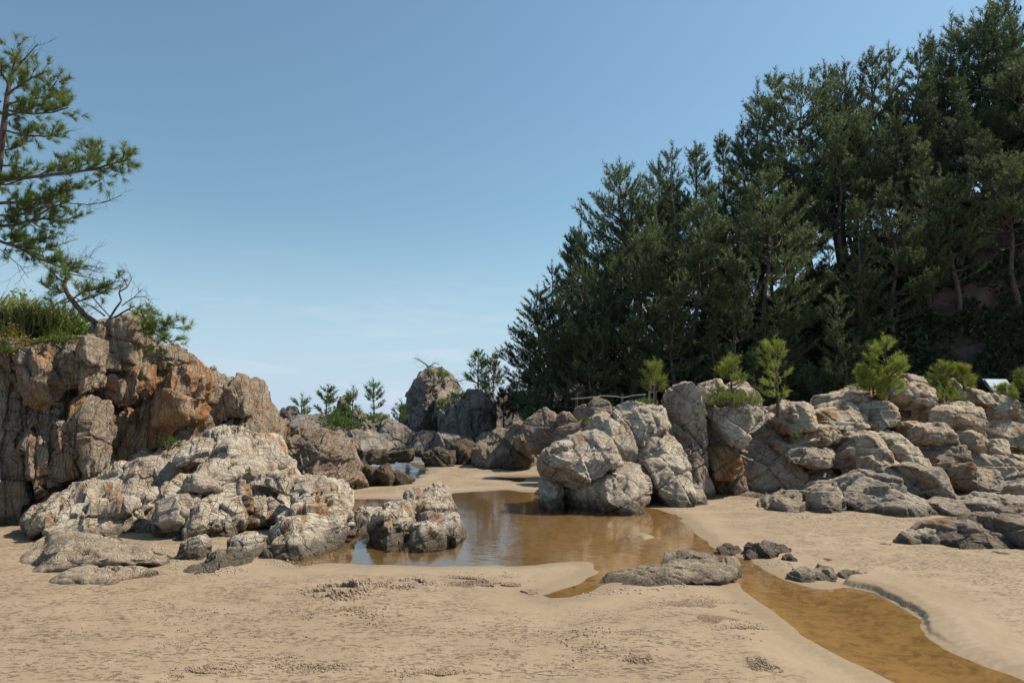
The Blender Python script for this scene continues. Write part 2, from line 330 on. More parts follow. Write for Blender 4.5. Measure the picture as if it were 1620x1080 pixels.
def sdist(px, py, poly):
    d = np.full(len(px), 1e9); inside = np.zeros(len(px), bool); n = len(poly)
    for i in range(n):
        ax, ay = poly[i]; bx, by = poly[(i+1) % n]
        ex, ey = bx-ax, by-ay; t = np.clip(((px-ax)*ex+(py-ay)*ey)/(ex*ex+ey*ey+1e-12), 0, 1)
        d = np.minimum(d, (px-ax-t*ex)**2+(py-ay-t*ey)**2)
        c = ((ay > py) != (by > py)); xi = (bx-ax)*(py-ay)/(by-ay if by != ay else 1e-9)+ax
        inside ^= c & (px < xi)
    d = np.sqrt(d); return np.where(inside, -d, d)
ISL = G(1011, 846)
def ground_h(x, y):
    x = np.asarray(x, float); y = np.asarray(y, float)
    p = np.stack([x, y, np.zeros_like(x)], 1)
    wob = 0.10*vnoise(p*1.3)+0.05*vnoise(p*4.1)
    s1 = sdist(x, y, POOL)+wob*np.clip(y/9, 0.4, 1.2)*0.8; s2 = sdist(x, y, SEA)+wob*2; s3 = sdist(x, y, PUD)+wob
    s = np.minimum(np.minimum(s1, s2), s3)
    land = 0.012*(1-np.exp(-s.clip(0)/0.12))+0.055*(1-np.exp(-s.clip(0)/2.2))
    wat = -0.10*(1-np.exp(s.clip(None, 0)/0.7))-0.9*(1-np.exp(s2.clip(None, 0)/14.))
    z = -0.02+np.where(s > 0, land, wat)
    # undercut right bank of the stream
    bank = gpoly([(1345, 922), (1385, 931), (1425, 952), (1455, 972), (1470, 998), (1505, 1019), (1560, 1045), (1640, 1073), (2200, 1200), (2600, 1000), (2200, 860), (1500, 880), (1360, 905)])
    sb = sdist(x, y, bank)+0.05*vnoise(p*2.6)+0.014*vnoise(p*15)+0.008*vnoise(p*41)
    z = z+0.05*(1/(1+np.exp(np.clip(sb/0.006, -40, 40))))*np.exp(-np.clip(-sb, 0, 9)/2.0)*np.clip((y-5.3)/0.7, 0, 1)
    und = 0.022*fbm(p*0.8, 3)+0.013*fbm(p*3.3, 3)+0.003*fbm(p*14., 2)
    z = z+und*np.clip(s/0.6, 0, 1)
    z = z+0.20*np.exp(-(((x-ISL[0])/0.26)**2+((y-ISL[1])/0.30)**2)) * 0.62
    # scuffed hollows
    z = z+np.clip((y-16)/10, 0, 1)*0.12*np.clip(s2/6, 0, 1)
    return z, s
M_ = NT('sand'); t = M_
pos = t.n('NewGeometry').outputs['Position']; wa = t.n('Attribute', attribute_name='wet').outputs['Fac']
n1 = t.noise(pos, 0.8, 5); n2 = t.noise(pos, 6, 6, 0.65); n3 = t.noise(pos, 160, 3, 0.7)
c = t.mix(t.ramp(n1, 0.35, 0.65), (0.272, 0.198, 0.121), (0.323, 0.241, 0.152))
c = t.mix(t.ramp(n2, 0.35, 0.7, 0, 0.35), c, (0.33, 0.245, 0.165))
c = t.mix(t.ramp(n3, 0.3, 0.7, 0.22, 0.0), c, (0.22, 0.16, 0.11))
# scattered claw marks and pellets: pits inside patches, with darker damp sand turned up
pm = t.mapping(pos, scale=(1, 1.7, 1), rot=(0, 0, 0.25)); patch = t.ramp(t.noise(pm, 1.9, 5, 0.75), 0.43, 0.56); pt = t.ramp(t.noise(t.mapping(pos, scale=(1, 2.2, 1), rot=(0, 0, 0.2)), 19, 4, 0.62, 0.6), 0.53, 0.61)
pits = t.math('MULTIPLY', patch, pt); big = t.ramp(t.noise(t.mapping(pos, scale=(0.8, 2.4, 1), loc=(4, 3, 0)), 8.5, 5, 0.7), 0.60, 0.66)
dry = t.ramp(wa, 0.35, 0.05); pits = t.math('MULTIPLY', t.math('MAXIMUM', pits, t.math('MULTIPLY', big, 0.55)), dry)
c = t.mix(t.math('MULTIPLY', pits, 0.8), c, (0.13, 0.085, 0.055))
wn = t.math('ADD', wa, t.math('MULTIPLY', t.math('SUBTRACT', n2, 0.5), 0.35)); wr = t.ramp(wn, 0.25, 0.75)
c = t.mix(t.math('MULTIPLY', wr, 0.55), c, (0.26, 0.19, 0.115))
bed = t.ramp(wa, 0.96, 1.0); mott = t.ramp(t.noise(t.mapping(pos, scale=(1, 1, 1), rot=(0, 0, -0.6)), 7, 7, 0.72, 0.8), 0.42, 0.66)
c = t.mix(bed, c, t.mix(mott, (0.29, 0.205, 0.115), (0.16, 0.11, 0.06)))
sx_ = t.n('SeparateXYZ'); t.l(pos, sx_.inputs[0]); deep = t.math('MULTIPLY', bed, t.ramp(t.math('ADD', sx_.outputs[0], t.math('MULTIPLY', n1, 1.5)), 2.2, -0.2, 0, 0.6)); c = t.mix(deep, c, (0.06, 0.048, 0.03))
b = t.n('BsdfPrincipled'); t.l(c, b.inputs['Base Color']); t.l(t.ramp(wr, 0.3, 1.0, 0.85, 0.42), b.inputs['Roughness']); b.inputs['Specular IOR Level'].default_value = 0.35
h = t.math('ADD', t.math('MULTIPLY', n2, 0.35), t.math('MULTIPLY', n3, 0.05)); h = t.math('SUBTRACT', h, t.math('MULTIPLY', pits, 0.45))
rip = t.n('TexWave'); rip.inputs['Scale'].default_value = 3.0; rip.inputs['Distortion'].default_value = 9; rip.inputs['Detail'].default_value = 3; t.l(t.mapping(pos, rot=(0, 0, 1.2)), rip.inputs['Vector'])
h = t.math('ADD', h, t.math('MULTIPLY', rip.outputs['Fac'], 0.05))
bp = t.n('Bump'); bp.inputs['Strength'].default_value = 0.7; bp.inputs['Distance'].default_value = 0.05; t.l(h, bp.inputs['Height']); t.l(bp.outputs[0], b.inputs['Normal'])
t.l(b.outputs[0], t.out.inputs[0]); M['sand'] = t.m

ys = [-12, -8, -5, -3, -1, 0.5, 2.0]; y = 2.6
while y < 26: ys.append(y); y *= 1.0032
while y < 9000: ys.append(y); y *= 1.03
ys = np.array(ys); us = np.concatenate([-np.geomspace(9, 1.03, 30), np.linspace(-1, 1, 900), np.geomspace(1.03, 9, 30)]); NU = len(us)
Y = np.repeat(ys[:, None], NU, 1); X = us[None, :]*(np.abs(Y)*0.80+1.2)
z, s = ground_h(X.ravel(), Y.ravel())
gv = np.stack([X.ravel(), Y.ravel(), z], 1)
idx = np.arange(gv.shape[0]).reshape(Y.shape)
gf = np.stack([idx[:-1, :-1], idx[:-1, 1:], idx[1:, 1:], idx[1:, :-1]], -1).reshape(-1, 4)
sand = tag(mesh('sand', gv, gf, M['sand']), kind='structure')
at = sand.data.attributes.new('wet', 'FLOAT', 'POINT'); at.data.foreach_set('value', np.exp(-np.maximum(s, 0)/0.45).astype(np.float32))

def water_mat(name, tint, scale, bump, foam=False):
    t = NT(name); pos = t.n('NewGeometry').outputs['Position']
    fr = t.n('Fresnel'); fr.inputs['IOR'].default_value = 1.5
    h = t.math('ADD', t.noise(t.mapping(pos, scale=(1, 1.6, 1)), scale, 4, 0.5, 0.4), t.math('MULTIPLY', t.noise(pos, scale*0.21, 2), 2.0))
    bp = t.n('Bump'); bp.inputs['Strength'].default_value = 1; bp.inputs['Distance'].default_value = bump; t.l(h, bp.inputs['Height'])
    g = t.n('BsdfGlossy'); g.inputs['Roughness'].default_value = 0.02; g.inputs['Color'].default_value = (0.95, 0.95, 0.95, 1); t.l(bp.outputs[0], g.inputs['Normal']); t.l(bp.outputs[0], fr.inputs['Normal'])
    tr = t.n('BsdfTransparent'); tr.inputs['Color'].default_value = (*tint, 1)
    m = t.n('MixShader'); t.l(fr.outputs[0], m.inputs[0]); t.l(tr.outputs[0], m.inputs[1]); t.l(g.outputs[0], m.inputs[2])
    t.l(m.outputs[0], t.out.inputs[0]); return t.m
M['pool'] = water_mat('pool_water', (0.95, 0.87, 0.70), 6.0, 0.0022)
M['sea'] = water_mat('sea_water', (0.45, 0.55, 0.50), 2.2, 0.06)
def sheet(name, x0, x1, y0, y1, z, m):
    return tag(mesh(name, [(x0, y0, z), (x1, y0, z), (x1, y1, z), (x0, y1, z)], [(0, 1, 2, 3)], m, False), kind='structure')
sheet('pool_water', -9, 14, 2.2, 16.2, -0.02, M['pool'])
sheet('puddle_water', -1.6, 3, 16.25, 22, -0.02, M['pool'])
bm_s = [(-9000, 16.3), (-1.7, 16.3), (-1.7, 22.1), (9000, 22.1), (9000, 9000), (-9000, 9000)]
tag(mesh('sea', [(x, y, -0.024) for x, y in bm_s], [(0, 1, 2, 3, 4, 5)], M['sea'], False), kind='structure')

# hill
hx = np.array([-10, -2, 0.5, 2, 5.6, 10, 14.5, 19, 24, 30, 60.]); hz = np.array([0, 0, 0.5, 1.6, 3.2, 5.6, 7.8, 9.3, 11.0, 12.5, 16.])
def hill_h(x, y):
    x = np.asarray(x, float); y = np.asarray(y, float)
    xe = x*32/np.clip(y, 28, 60)
    crest = np.interp(xe, hx, hz)
    foot = 24.0+np.interp(x, [0, 5, 12, 20, 40], [5, 4, 1.5, 0, -3])
    wdt = np.interp(x, [0, 10, 20], [7, 7, 5.5])
    f = np.clip((y-foot)/wdt, 0, 1); f = f*f*(3-2*f)
    p = np.stack([x, y, np.zeros_like(x)], 1)
    return crest*f*(1+0.10*fbm(p*0.35, 3)*f)+0.9*fbm(p*0.7+5, 4)*f*np.clip(crest/6, 0, 1)+0.12*np.clip(y-30, 0, 30)*f-0.05+0.3*np.clip((x-2)/10, 0, 1)*np.clip((y-18)/6, 0, 1)
t = NT('hill_soil'); pos = t.n('NewGeometry').outputs['Position']
n1 = t.noise(pos, 0.35, 6, 0.65); n2 = t.noise(pos, 2.2, 8, 0.7)
c = t.mix(t.ramp(n2, 0.35, 0.65), (0.045, 0.035, 0.025), (0.13, 0.095, 0.07)); c = t.mix(t.ramp(n1, 0.50, 0.60), c, t.mix(n2, (0.13, 0.08, 0.055), (0.24, 0.165, 0.13)))
b = t.n('BsdfPrincipled'); t.l(c, b.inputs['Base Color']); b.inputs['Roughness'].default_value = 0.95
bp = t.n('Bump'); bp.inputs['Distance'].default_value = 0.5; t.l(n2, bp.inputs['Height']); t.l(bp.outputs[0], b.inputs['Normal']); t.l(b.outputs[0], t.out.inputs[0]); M['hill'] = t.m
xs = np.linspace(-1, 60, 300); yy = np.concatenate([np.linspace(17, 42, 220), np.linspace(43, 90, 40)])
XX, YY = np.meshgrid(xs, yy, indexing='xy'); hzv = hill_h(XX.ravel(), YY.ravel())
hv = np.stack([XX.ravel(), YY.ravel(), hzv], 1)
pn = fbm(hv*0.8+40, 4); hv[:, 1] += 0.9*pn*np.clip(hv[:, 2]/3, 0, 1)
idx = np.arange(len(hv)).reshape(XX.shape); hf = np.stack([idx[:-1, :-1], idx[:-1, 1:], idx[1:, 1:], idx[1:, :-1]], -1).reshape(-1, 4)
tag(mesh('hill', hv, hf, M['hill']), kind='structure')
# ================================================================== ROCKS
def grp(root, specs, jsd, matd, pname):
    for sp in specs:
        pts, d = sp[0], sp[1]; kw = dict(sp[2]) if len(sp) > 2 else {}
        kw.setdefault('js', jsd)
        if jsd == 'ledge': kw.setdefault('p', 7.0); d = d+[0.12, -0.1, 0.2, 0, -0.15][specs.index(sp) % 5]
        if jsd == 'boulder': kw.setdefault('facets', 3); kw.setdefault('p', 4); kw.setdefault('tilt', .2)
        if jsd == 'cliff': kw.setdefault('facets', 5); kw.setdefault('T', 0.4)
        if 'T' in kw and jsd == 'cliff' and kw['T'] < 0.9: kw['T'] *= 0.75
        m = kw.pop('m', matd); nm = kw.pop('n', pname); lb = kw.pop('lb', None)
        rock(root, nm, pts, d, m, lb, **kw)
# ---- tall cliff on the left
cl = thing('rock_cliff', 'tall orange-stained jointed rock cliff at left, topped by shrubs and a twisted pine', 'cliff', base(150, 800))
grp(cl, [
 ([(-420, 500), (-100, 545), (14, 541), (28, 572), (42, 636), (44, 850), (-420, 870)], 10.9, dict(T=1.2, tilt=0.1, N=150)),
 ([(14, 552), (33, 533), (53, 541), (67, 563), (83, 597), (81, 619), (56, 640), (38, 640)], 11.0, dict(tilt=.1)),
 ([(67, 530), (92, 522), (122, 536), (131, 563), (144, 580), (142, 613), (119, 624), (83, 612), (70, 563)], 11.3, dict(tilt=.1)),
 ([(119, 538), (146, 534), (149, 577), (123, 576)], 11.2, dict(T=.4, tilt=0)),
 ([(40, 636), (80, 634), (83, 702), (80, 785), (42, 810)], 11.0, dict(tilt=.05)),
 ([(76, 638), (119, 628), (124, 674), (121, 757), (81, 775)], 11.15, dict(tilt=.05)),
 ([(117, 626), (146, 620), (156, 674), (155, 745), (121, 765)], 11.25, dict(tilt=.05)),
 ([(160, 518), (189, 502), (211, 497), (216, 536), (212, 576), (178, 573), (154, 557)], 12.4, dict(tilt=.05, T=.5)),
 ([(142, 519), (158, 514), (162, 562), (145, 554)], 12.0, dict(tilt=0, T=.35)),
 ([(212, 533), (236, 534), (238, 566), (209, 576)], 12.9, dict(tilt=0, T=.35)),
 ([(233, 559), (261, 552), (284, 547), (287, 574), (258, 584), (231, 584)], 13.0, dict(tilt=0, T=.4)),
 ([(148, 561), (172, 559), (177, 582), (151, 587)], 11.9, dict(tilt=0, T=.3)),
 ([(173, 566), (214, 570), (236, 576), (230, 588), (176, 586)], 12.5, dict(tilt=0, T=.4)),
 ([(148, 584), (175, 581), (196, 580), (202, 611), (196, 640), (165, 642), (148, 619)], 12.2, dict(tilt=.05, T=.5)),
 ([(192, 581), (235, 579), (235, 619), (213, 648), (194, 640)], 12.4, dict(tilt=.05, T=.5, m='orange')),
 ([(231, 584), (260, 581), (258, 619), (260, 651), (244, 690), (215, 678), (212, 644), (231, 619)], 12.5, dict(tilt=.05, T=.5)),
 ([(256, 586), (281, 571), (303, 580), (309, 597), (300, 630), (296, 660), (267, 673), (254, 650), (254, 613)], 12.3, dict(tilt=.0, T=.6, m='orange')),
 ([(160, 638), (208, 643), (213, 716), (208, 765), (155, 765), (152, 674)], 12.1, dict(tilt=.05, T=.45, m='orange')),
 ([(210, 654), (262, 655), (264, 700), (240, 730), (210, 740)], 12.35, dict(tilt=.05, T=.45, m='orange')),
 ([(265, 665), (296, 655), (297, 700), (266, 704)], 12.8, dict(tilt=.1, T=.4)),
 ([(304, 591), (333, 597), (341, 636), (330, 680), (309, 700), (294, 658), (298, 636)], 13.3, dict(tilt=.1, T=.6)),
 ([(334, 602), (378, 597), (387, 636), (389, 655), (361, 655), (334, 674)], 13.8, dict(tilt=.05, T=.7)),
 ([(334, 668), (361, 648), (391, 650), (407, 674), (405, 720), (340, 730)], 13.8, dict(tilt=.15, T=.7)),
 ([(381, 645), (417, 664), (431, 694), (430, 735), (410, 735), (390, 697)], 14.3, dict(tilt=.2, T=.7)),
 ([(30, 519), (52, 506), (70, 511), (93, 509), (94, 522), (60, 527), (33, 525)], 12.6, dict(tilt=.2, T=.5)),
 ([(-60, 590), (-20, 552), (60, 548), (152, 545), (160, 800), (-60, 860)], 12.4, dict(T=1.4, tilt=.05, N=150)),
 ([(135, 560), (230, 562), (285, 575), (310, 740), (140, 790)], 13.5, dict(T=1.4, tilt=.05, N=140)),
 ([(290, 620), (335, 604), (380, 606), (415, 680), (425, 740), (300, 760)], 15.0, dict(T=1.2, tilt=.1)),
], 'cliff', 'cliff', 'rock_column')
mesh_bg = rock(cl, 'rock_core', [(-420, 530), (-100, 530), (120, 534), (220, 545), (230, 760), (-420, 860)], 15.5, 'cliff', T=2.6, tilt=.0, js='cliff', N=90)
# ---- pale jointed ledge below the cliff
lo = thing('rock_ledge', 'pale cream much-jointed rock ledge rising from sand below the left cliff', 'rock outcrop', base(330, 850))
grp(lo, [
 ([(37, 799), (59, 784), (107, 766), (156, 770), (200, 788), (217, 818), (209, 847), (167, 860), (130, 858), (74, 851), (38, 842)], 9.35, dict(T=1.0, tilt=.9, lb='rounded broad hump at the left end')),
 ([(60, 778), (122, 762), (170, 744), (207, 733), (259, 699), (296, 694), (296, 744), (256, 795), (222, 815), (185, 785), (111, 770)], 10.6, dict(T=.9, tilt=1.5)),
 ([(289, 747), (296, 714), (344, 675), (356, 688), (363, 677), (389, 697), (411, 697), (428, 742), (393, 740), (352, 735), (315, 737)], 11.4, dict(tilt=.6, T=.8, lb='jagged peaked summit block')),
 ([(340, 740), (350, 700), (364, 676), (375, 700), (380, 742)], 11.0, dict(tilt=.5, T=.5)),
 ([(296, 747), (315, 731), (354, 729), (350, 762), (332, 792), (305, 788)], 10.5, dict(T=.6)),
 ([(348, 738), (389, 732), (402, 755), (391, 777), (376, 815), (344, 818), (339, 770)], 10.3, dict(T=.6)),
 ([(259, 766), (282, 757), (298, 758), (308, 796), (295, 814), (262, 814)], 10.0, dict(T=.5, facets=4, p=7)),
 ([(391, 734), (426, 738), (454, 766), (458, 785), (415, 766), (391, 770)], 10.7, dict(tilt=.7)),
 ([(374, 810), (391, 770), (415, 757), (458, 777), (465, 810), (437, 829), (400, 838), (372, 842)], 9.7, dict(tilt=.7, T=.6)),
 ([(454, 772), (490, 764), (515, 756), (531, 788), (539, 820), (519, 815), (461, 800)], 10.1, dict(tilt=.5, T=.6)),
 ([(435, 825), (467, 794), (519, 800), (539, 821), (537, 860), (500, 874), (487, 848), (454, 833)], 9.35, dict(tilt=.5, T=.6)),
 ([(398, 842), (433, 825), (474, 834), (498, 866), (495, 885), (467, 881), (422, 855)], 8.95, dict(tilt=.5, T=.5)),
 ([(420, 870), (437, 849), (463, 853), (476, 877), (446, 889), (420, 885)], 8.45, dict(tilt=.3)),
 ([(281, 862), (300, 850), (312, 850), (328, 870), (311, 896), (279, 897)], 8.45, dict(lb='small detached looking boulder low on the sand')),
 ([(344, 862), (370, 844), (411, 849), (428, 881), (393, 886), (348, 880)], 8.8, dict(tilt=.5)),
 ([(253, 818), (270, 812), (298, 808), (305, 846), (257, 846)], 9.6, {}),
 ([(294, 807), (319, 794), (332, 821), (307, 832)], 9.8, {}),
 ([(302, 833), (333, 823), (372, 819), (372, 849), (333, 851), (305, 846)], 9.25, {}),
 ([(202, 838), (222, 828), (246, 834), (243, 849), (205, 849)], 9.3, {}),
 ([(292, 905), (313, 893), (333, 881), (370, 880), (404, 881), (406, 890), (370, 899), (315, 911)], 8.1, dict(tilt=1.2, T=.3)),
 ([(320, 792), (341, 786), (372, 812), (374, 823), (333, 829)], 9.9, {}),
 ([(215, 800), (260, 790), (270, 830), (215, 838)], 9.9, dict(tilt=1)),
 ([(218, 838), (232, 820), (262, 826), (262, 842)], 9.6, dict(tilt=.5)),
 ([(150, 862), (170, 852), (185, 858), (176, 868), (156, 869)], 8.9, dict(tilt=.5)),
 ([(240, 845), (330, 845), (330, 858), (240, 855)], 9.2, dict(tilt=.4, T=.3)),
 ([(60, 820), (200, 762), (300, 712), (410, 712), (500, 785), (520, 850), (300, 850), (60, 855)], 12.7, dict(T=.8, tilt=.9, N=110)),
], 'ledge', 'ledge', 'rock_block')
# ---- flat boulder lower left
bl = thing('flat_boulder', 'long flat layered brown boulder lying on the sand at lower left, nearest the viewer', 'boulder', base(130, 915))
grp(bl, [
 ([(14, 857), (37, 847), (122, 857), (193, 875), (250, 890), (256, 905), (222, 915), (111, 905), (85, 920), (22, 914)], 8.0, dict(tilt=.8, T=.5, js='flat', p=4.5, facets=2, A=.8, rough=.9, sink=False, jscale=2.5)),
 ([(83, 920), (107, 903), (178, 903), (243, 914), (215, 928), (156, 932), (96, 930)], 7.3, dict(tilt=.8, T=.3, js='flat', p=4, facets=1, A=.8, rough=1)),
], 'flat', 'fore', 'rock_slab')
for a in bl.children: a.data.materials[0] = M['flatb']
# ---- brown boulder behind the ledge
lone('brown_boulder', 'big brown fractured boulder behind the pale ledge, left of the beach gap', 'boulder',
     [(424, 707), (450, 693), (478, 685), (510, 688), (537, 697), (548, 729), (561, 779), (530, 786), (459, 770), (425, 740)], 15.0, 'brown', js='diag', T=1.2, tilt=.5, N=130, facets=10)
# ---- rocks in the pool
pr = thing('pool_rocks', 'pale rounded rock cluster standing in the left part of the brown pool', 'rock outcrop', base(650, 850))
grp(pr, [
 ([(637, 794), (655, 782), (690, 776), (702, 783), (716, 821), (696, 828), (649, 826)], 10.9, dict(tilt=.8, T=.6)),
 ([(647, 823), (684, 819), (720, 820), (724, 850), (705, 856), (690, 834)], 9.9, dict(T=.4)),
 ([(644, 841), (660, 832), (679, 831), (704, 845), (703, 860), (647, 861)], 9.4, dict(T=.35)),
 ([(588, 838), (605, 807), (620, 803), (637, 804), (648, 830), (644, 861), (588, 858)], 9.8, dict(tilt=.7, T=.5)),
 ([(539, 823), (566, 813), (601, 806), (606, 818), (592, 838), (560, 838), (539, 832)], 10.7, dict(tilt=1.2, T=.4)),
], 'ledge', 'ledge', 'rock_block')
# ---- dark reef at the lagoon
rf = thing('reef_rocks', 'low jagged dark weedy reef on the left bank of the sea inlet', 'reef', base(600, 765))
grp(rf, [
 ([(556, 745), (575, 735), (594, 741), (600, 762), (568, 767), (556, 760)], 17.0, {}),
 ([(590, 748), (604, 738), (612, 735), (622, 750), (618, 768), (592, 766)], 16.8, {}),
 ([(616, 752), (626, 744), (640, 750), (656, 759), (632, 766), (614, 766)], 16.9, {}),
 ([(548, 742), (562, 730), (574, 738), (566, 752)], 17.6, {}),
], 'boulder', 'reef', 'rock_block')
# ---- low rocks in the foreground
fr_ = thing('low_rock', 'long low sand-coloured rock between the pool and the stream head, centre foreground', 'rock', base(1080, 900))
grp(fr_, [
 ([(999, 902), (1023, 880), (1048, 871), (1073, 869), (1116, 874), (1147, 880), (1172, 883), (1173, 892), (1162, 912), (1153, 902), (1116, 899), (1054, 899)], 7.95, dict(tilt=2.4, T=.24, p=3, facets=3, A=1.0, js='flat', rough=2.0, N=110)),
 ([(928, 937), (968, 915), (1033, 898), (1073, 895), (1150, 896), (1166, 912), (1054, 926), (1023, 932), (968, 938)], 7.35, dict(tilt=2.0, T=.3, p=2.6, facets=0, A=1.0, rough=2.6, sink=False, N=110)),
 ([(1144, 885), (1160, 882), (1174, 887), (1172, 900), (1163, 913), (1150, 903)], 7.7, dict(tilt=1.0, T=.12)),
], 'flat', 'fore', 'rock_slab')
def small(lbl, specs, cat='rock', mat='fore', js='flat', name='low_rock'):
    for s in specs: s[2].setdefault('A', 1.7); s[2].setdefault('p', 3); s[2].setdefault('js', 'diag'); s[2].setdefault('jscale', .6); s[2].setdefault('rough', 1.8)
    c = specs[0][0][0]
    r = thing(name, lbl, cat, base(c[0], max(p[1] for p in specs[0][0])))
    grp(r, specs, js, mat, 'rock_slab'); return r
small('thin dark ragged reef just right of the long low rock, across the stream head', [
 ([(1137, 868), (1150, 863), (1172, 864), (1190, 872), (1147, 877)], 8.75, dict(tilt=1)),
 ([(1165, 876), (1185, 865), (1220, 862), (1236, 870), (1215, 880), (1190, 884)], 8.65, dict(tilt=1)),
 ([(1215, 870), (1235, 864), (1256, 868), (1245, 874), (1222, 877)], 8.7, dict(tilt=1))], mat='brown')
lone('small_rock', 'small dark lump of rock between the thin reef and the stream-side rocks', 'rock', [(1241, 887), (1248, 878), (1256, 877), (1271, 889), (1255, 892)], 8.15, 'reef', js='diag')
small('low broken rocks on the right bank where the undercut edge begins', [
 ([(1254, 914), (1262, 904), (1284, 901), (1298, 908), (1290, 918), (1262, 921)], 7.5, dict(tilt=.9)),
 ([(1284, 912), (1300, 898), (1318, 901), (1334, 924), (1290, 928)], 7.45, dict(tilt=.9)),
 ([(1323, 909), (1340, 904), (1355, 908), (1382, 912), (1358, 921), (1333, 919)], 7.5, dict(tilt=1.2))])
lone('small_rock', 'tiny half-buried stone on the sand right of the thin reef', 'rock', [(1302, 889), (1310, 885), (1319, 886), (1321, 890), (1308, 891)], 8.2, 'fore', js='flat')
# ---- big slab right edge
ur = thing('slab_boulder', 'heavy grey-brown slab boulder on the sand at the right edge of the picture', 'boulder', base(1560, 870))
grp(ur, [
 ([(1480, 849), (1495, 838), (1510, 829), (1547, 829), (1549, 845), (1600, 841), (1604, 875), (1523, 872), (1483, 871)], 9.1, dict(T=.7, tilt=.4)),
 ([(1547, 829), (1560, 818), (1593, 814), (1601, 823), (1602, 845), (1550, 845)], 9.3, dict(T=.5)),
 ([(1602, 827), (1625, 820), (1760, 800), (1770, 880), (1603, 876)], 8.9, dict(T=.7)),
], 'boulder', 'boulder', 'rock_block')
for a in ur.children: a.data.materials[0] = M['brown']
small('low dark rough rock touching the left side of the right-edge slab boulder', [
 ([(1425, 859), (1433, 848), (1447, 841), (1464, 850), (1460, 868), (1430, 868)], 9.2, dict(tilt=.6)),
 ([(1450, 850), (1466, 840), (1482, 842), (1480, 867), (1452, 869)], 9.3, dict(tilt=.6)),
 ([(1384, 868), (1402, 864), (1425, 865), (1425, 869), (1402, 870)], 9.2, dict(tilt=.6))], mat='slab', js='boulder')
small('flat dark ledge at the foot of the right-edge slab boulder', [
 ([(1450, 889), (1470, 884), (1500, 883), (1530, 888), (1480, 893)], 8.2, dict(tilt=2)),
 ([(1520, 872), (1560, 873), (1620, 880), (1700, 884), (1600, 890), (1540, 882)], 8.5, dict(tilt=2, T=.3))], mat='reef')  # thin low slabs in the dark reef colour
# ---- grey boulders before the right outcrop
def br(lbl, pts, d, **kw):
    kw.setdefault('facets', 4); kw.setdefault('p', 5); return lone('grey_boulder', lbl, 'boulder', pts, d, 'boulder', js='boulder', **kw)
fb = thing('grey_boulder', 'large rounded grey boulder of several humps standing on sand in front of the stepped ledges', 'boulder', base(1380, 815))
grp(fb, [
 ([(1286, 814), (1288, 792), (1298, 774), (1308, 767), (1330, 768), (1338, 781), (1332, 816)], 12.6, dict(T=.6)),
 ([(1328, 786), (1344, 767), (1369, 751), (1402, 750), (1424, 770), (1421, 798), (1393, 818), (1328, 817)], 12.7, dict(T=.8)),
 ([(1344, 757), (1374, 742), (1419, 741), (1447, 750), (1465, 770), (1468, 794), (1424, 790), (1402, 756)], 13.2, dict(T=.7)),
 ([(1424, 743), (1461, 736), (1486, 741), (1504, 770), (1506, 795), (1474, 801), (1464, 770), (1445, 752)], 13.6, dict(T=.7)),
], 'boulder', 'boulder', 'rock_hump')
br('low lobed grey boulder leaning on the right foot of the large humped boulder', [(1393, 820), (1397, 802), (1422, 780), (1447, 781), (1472, 790), (1476, 819)], 12.0, T=.5)
br('squat round grey boulder just right of the low lobed boulder', [(1485, 820), (1487, 798), (1511, 788), (1527, 799), (1531, 820)], 12.0, T=.5)
br('pale low boulder between the squat boulder and the right-edge pile', [(1529, 816), (1531, 798), (1561, 788), (1566, 814)], 12.3, T=.5)
br('wide smooth grey slab in the right-edge pile, just above the small sand patch', [(1547, 785), (1549, 764), (1583, 758), (1618, 767), (1600, 789), (1570, 791)], 13.6, T=.6)
br('dark grey block at the bottom of the right-edge pile', [(1559, 822), (1561, 798), (1591, 786), (1660, 790), (1662, 822)], 12.1, T=.6)
br('uppermost boulder of the right-edge pile, cut off by the frame', [(1590, 800), (1597, 772), (1640, 748), (1680, 760), (1680, 800)], 13.3, T=.6)
lone('rubble_rock', 'low tongue of brown rubble rock left of the large humped boulder', 'rock', [(1197, 814), (1222, 797), (1249, 783), (1283, 782), (1288, 811), (1236, 819)], 12.7, 'fore', js='diag', tilt=1.2, T=.5, jscale=.6)
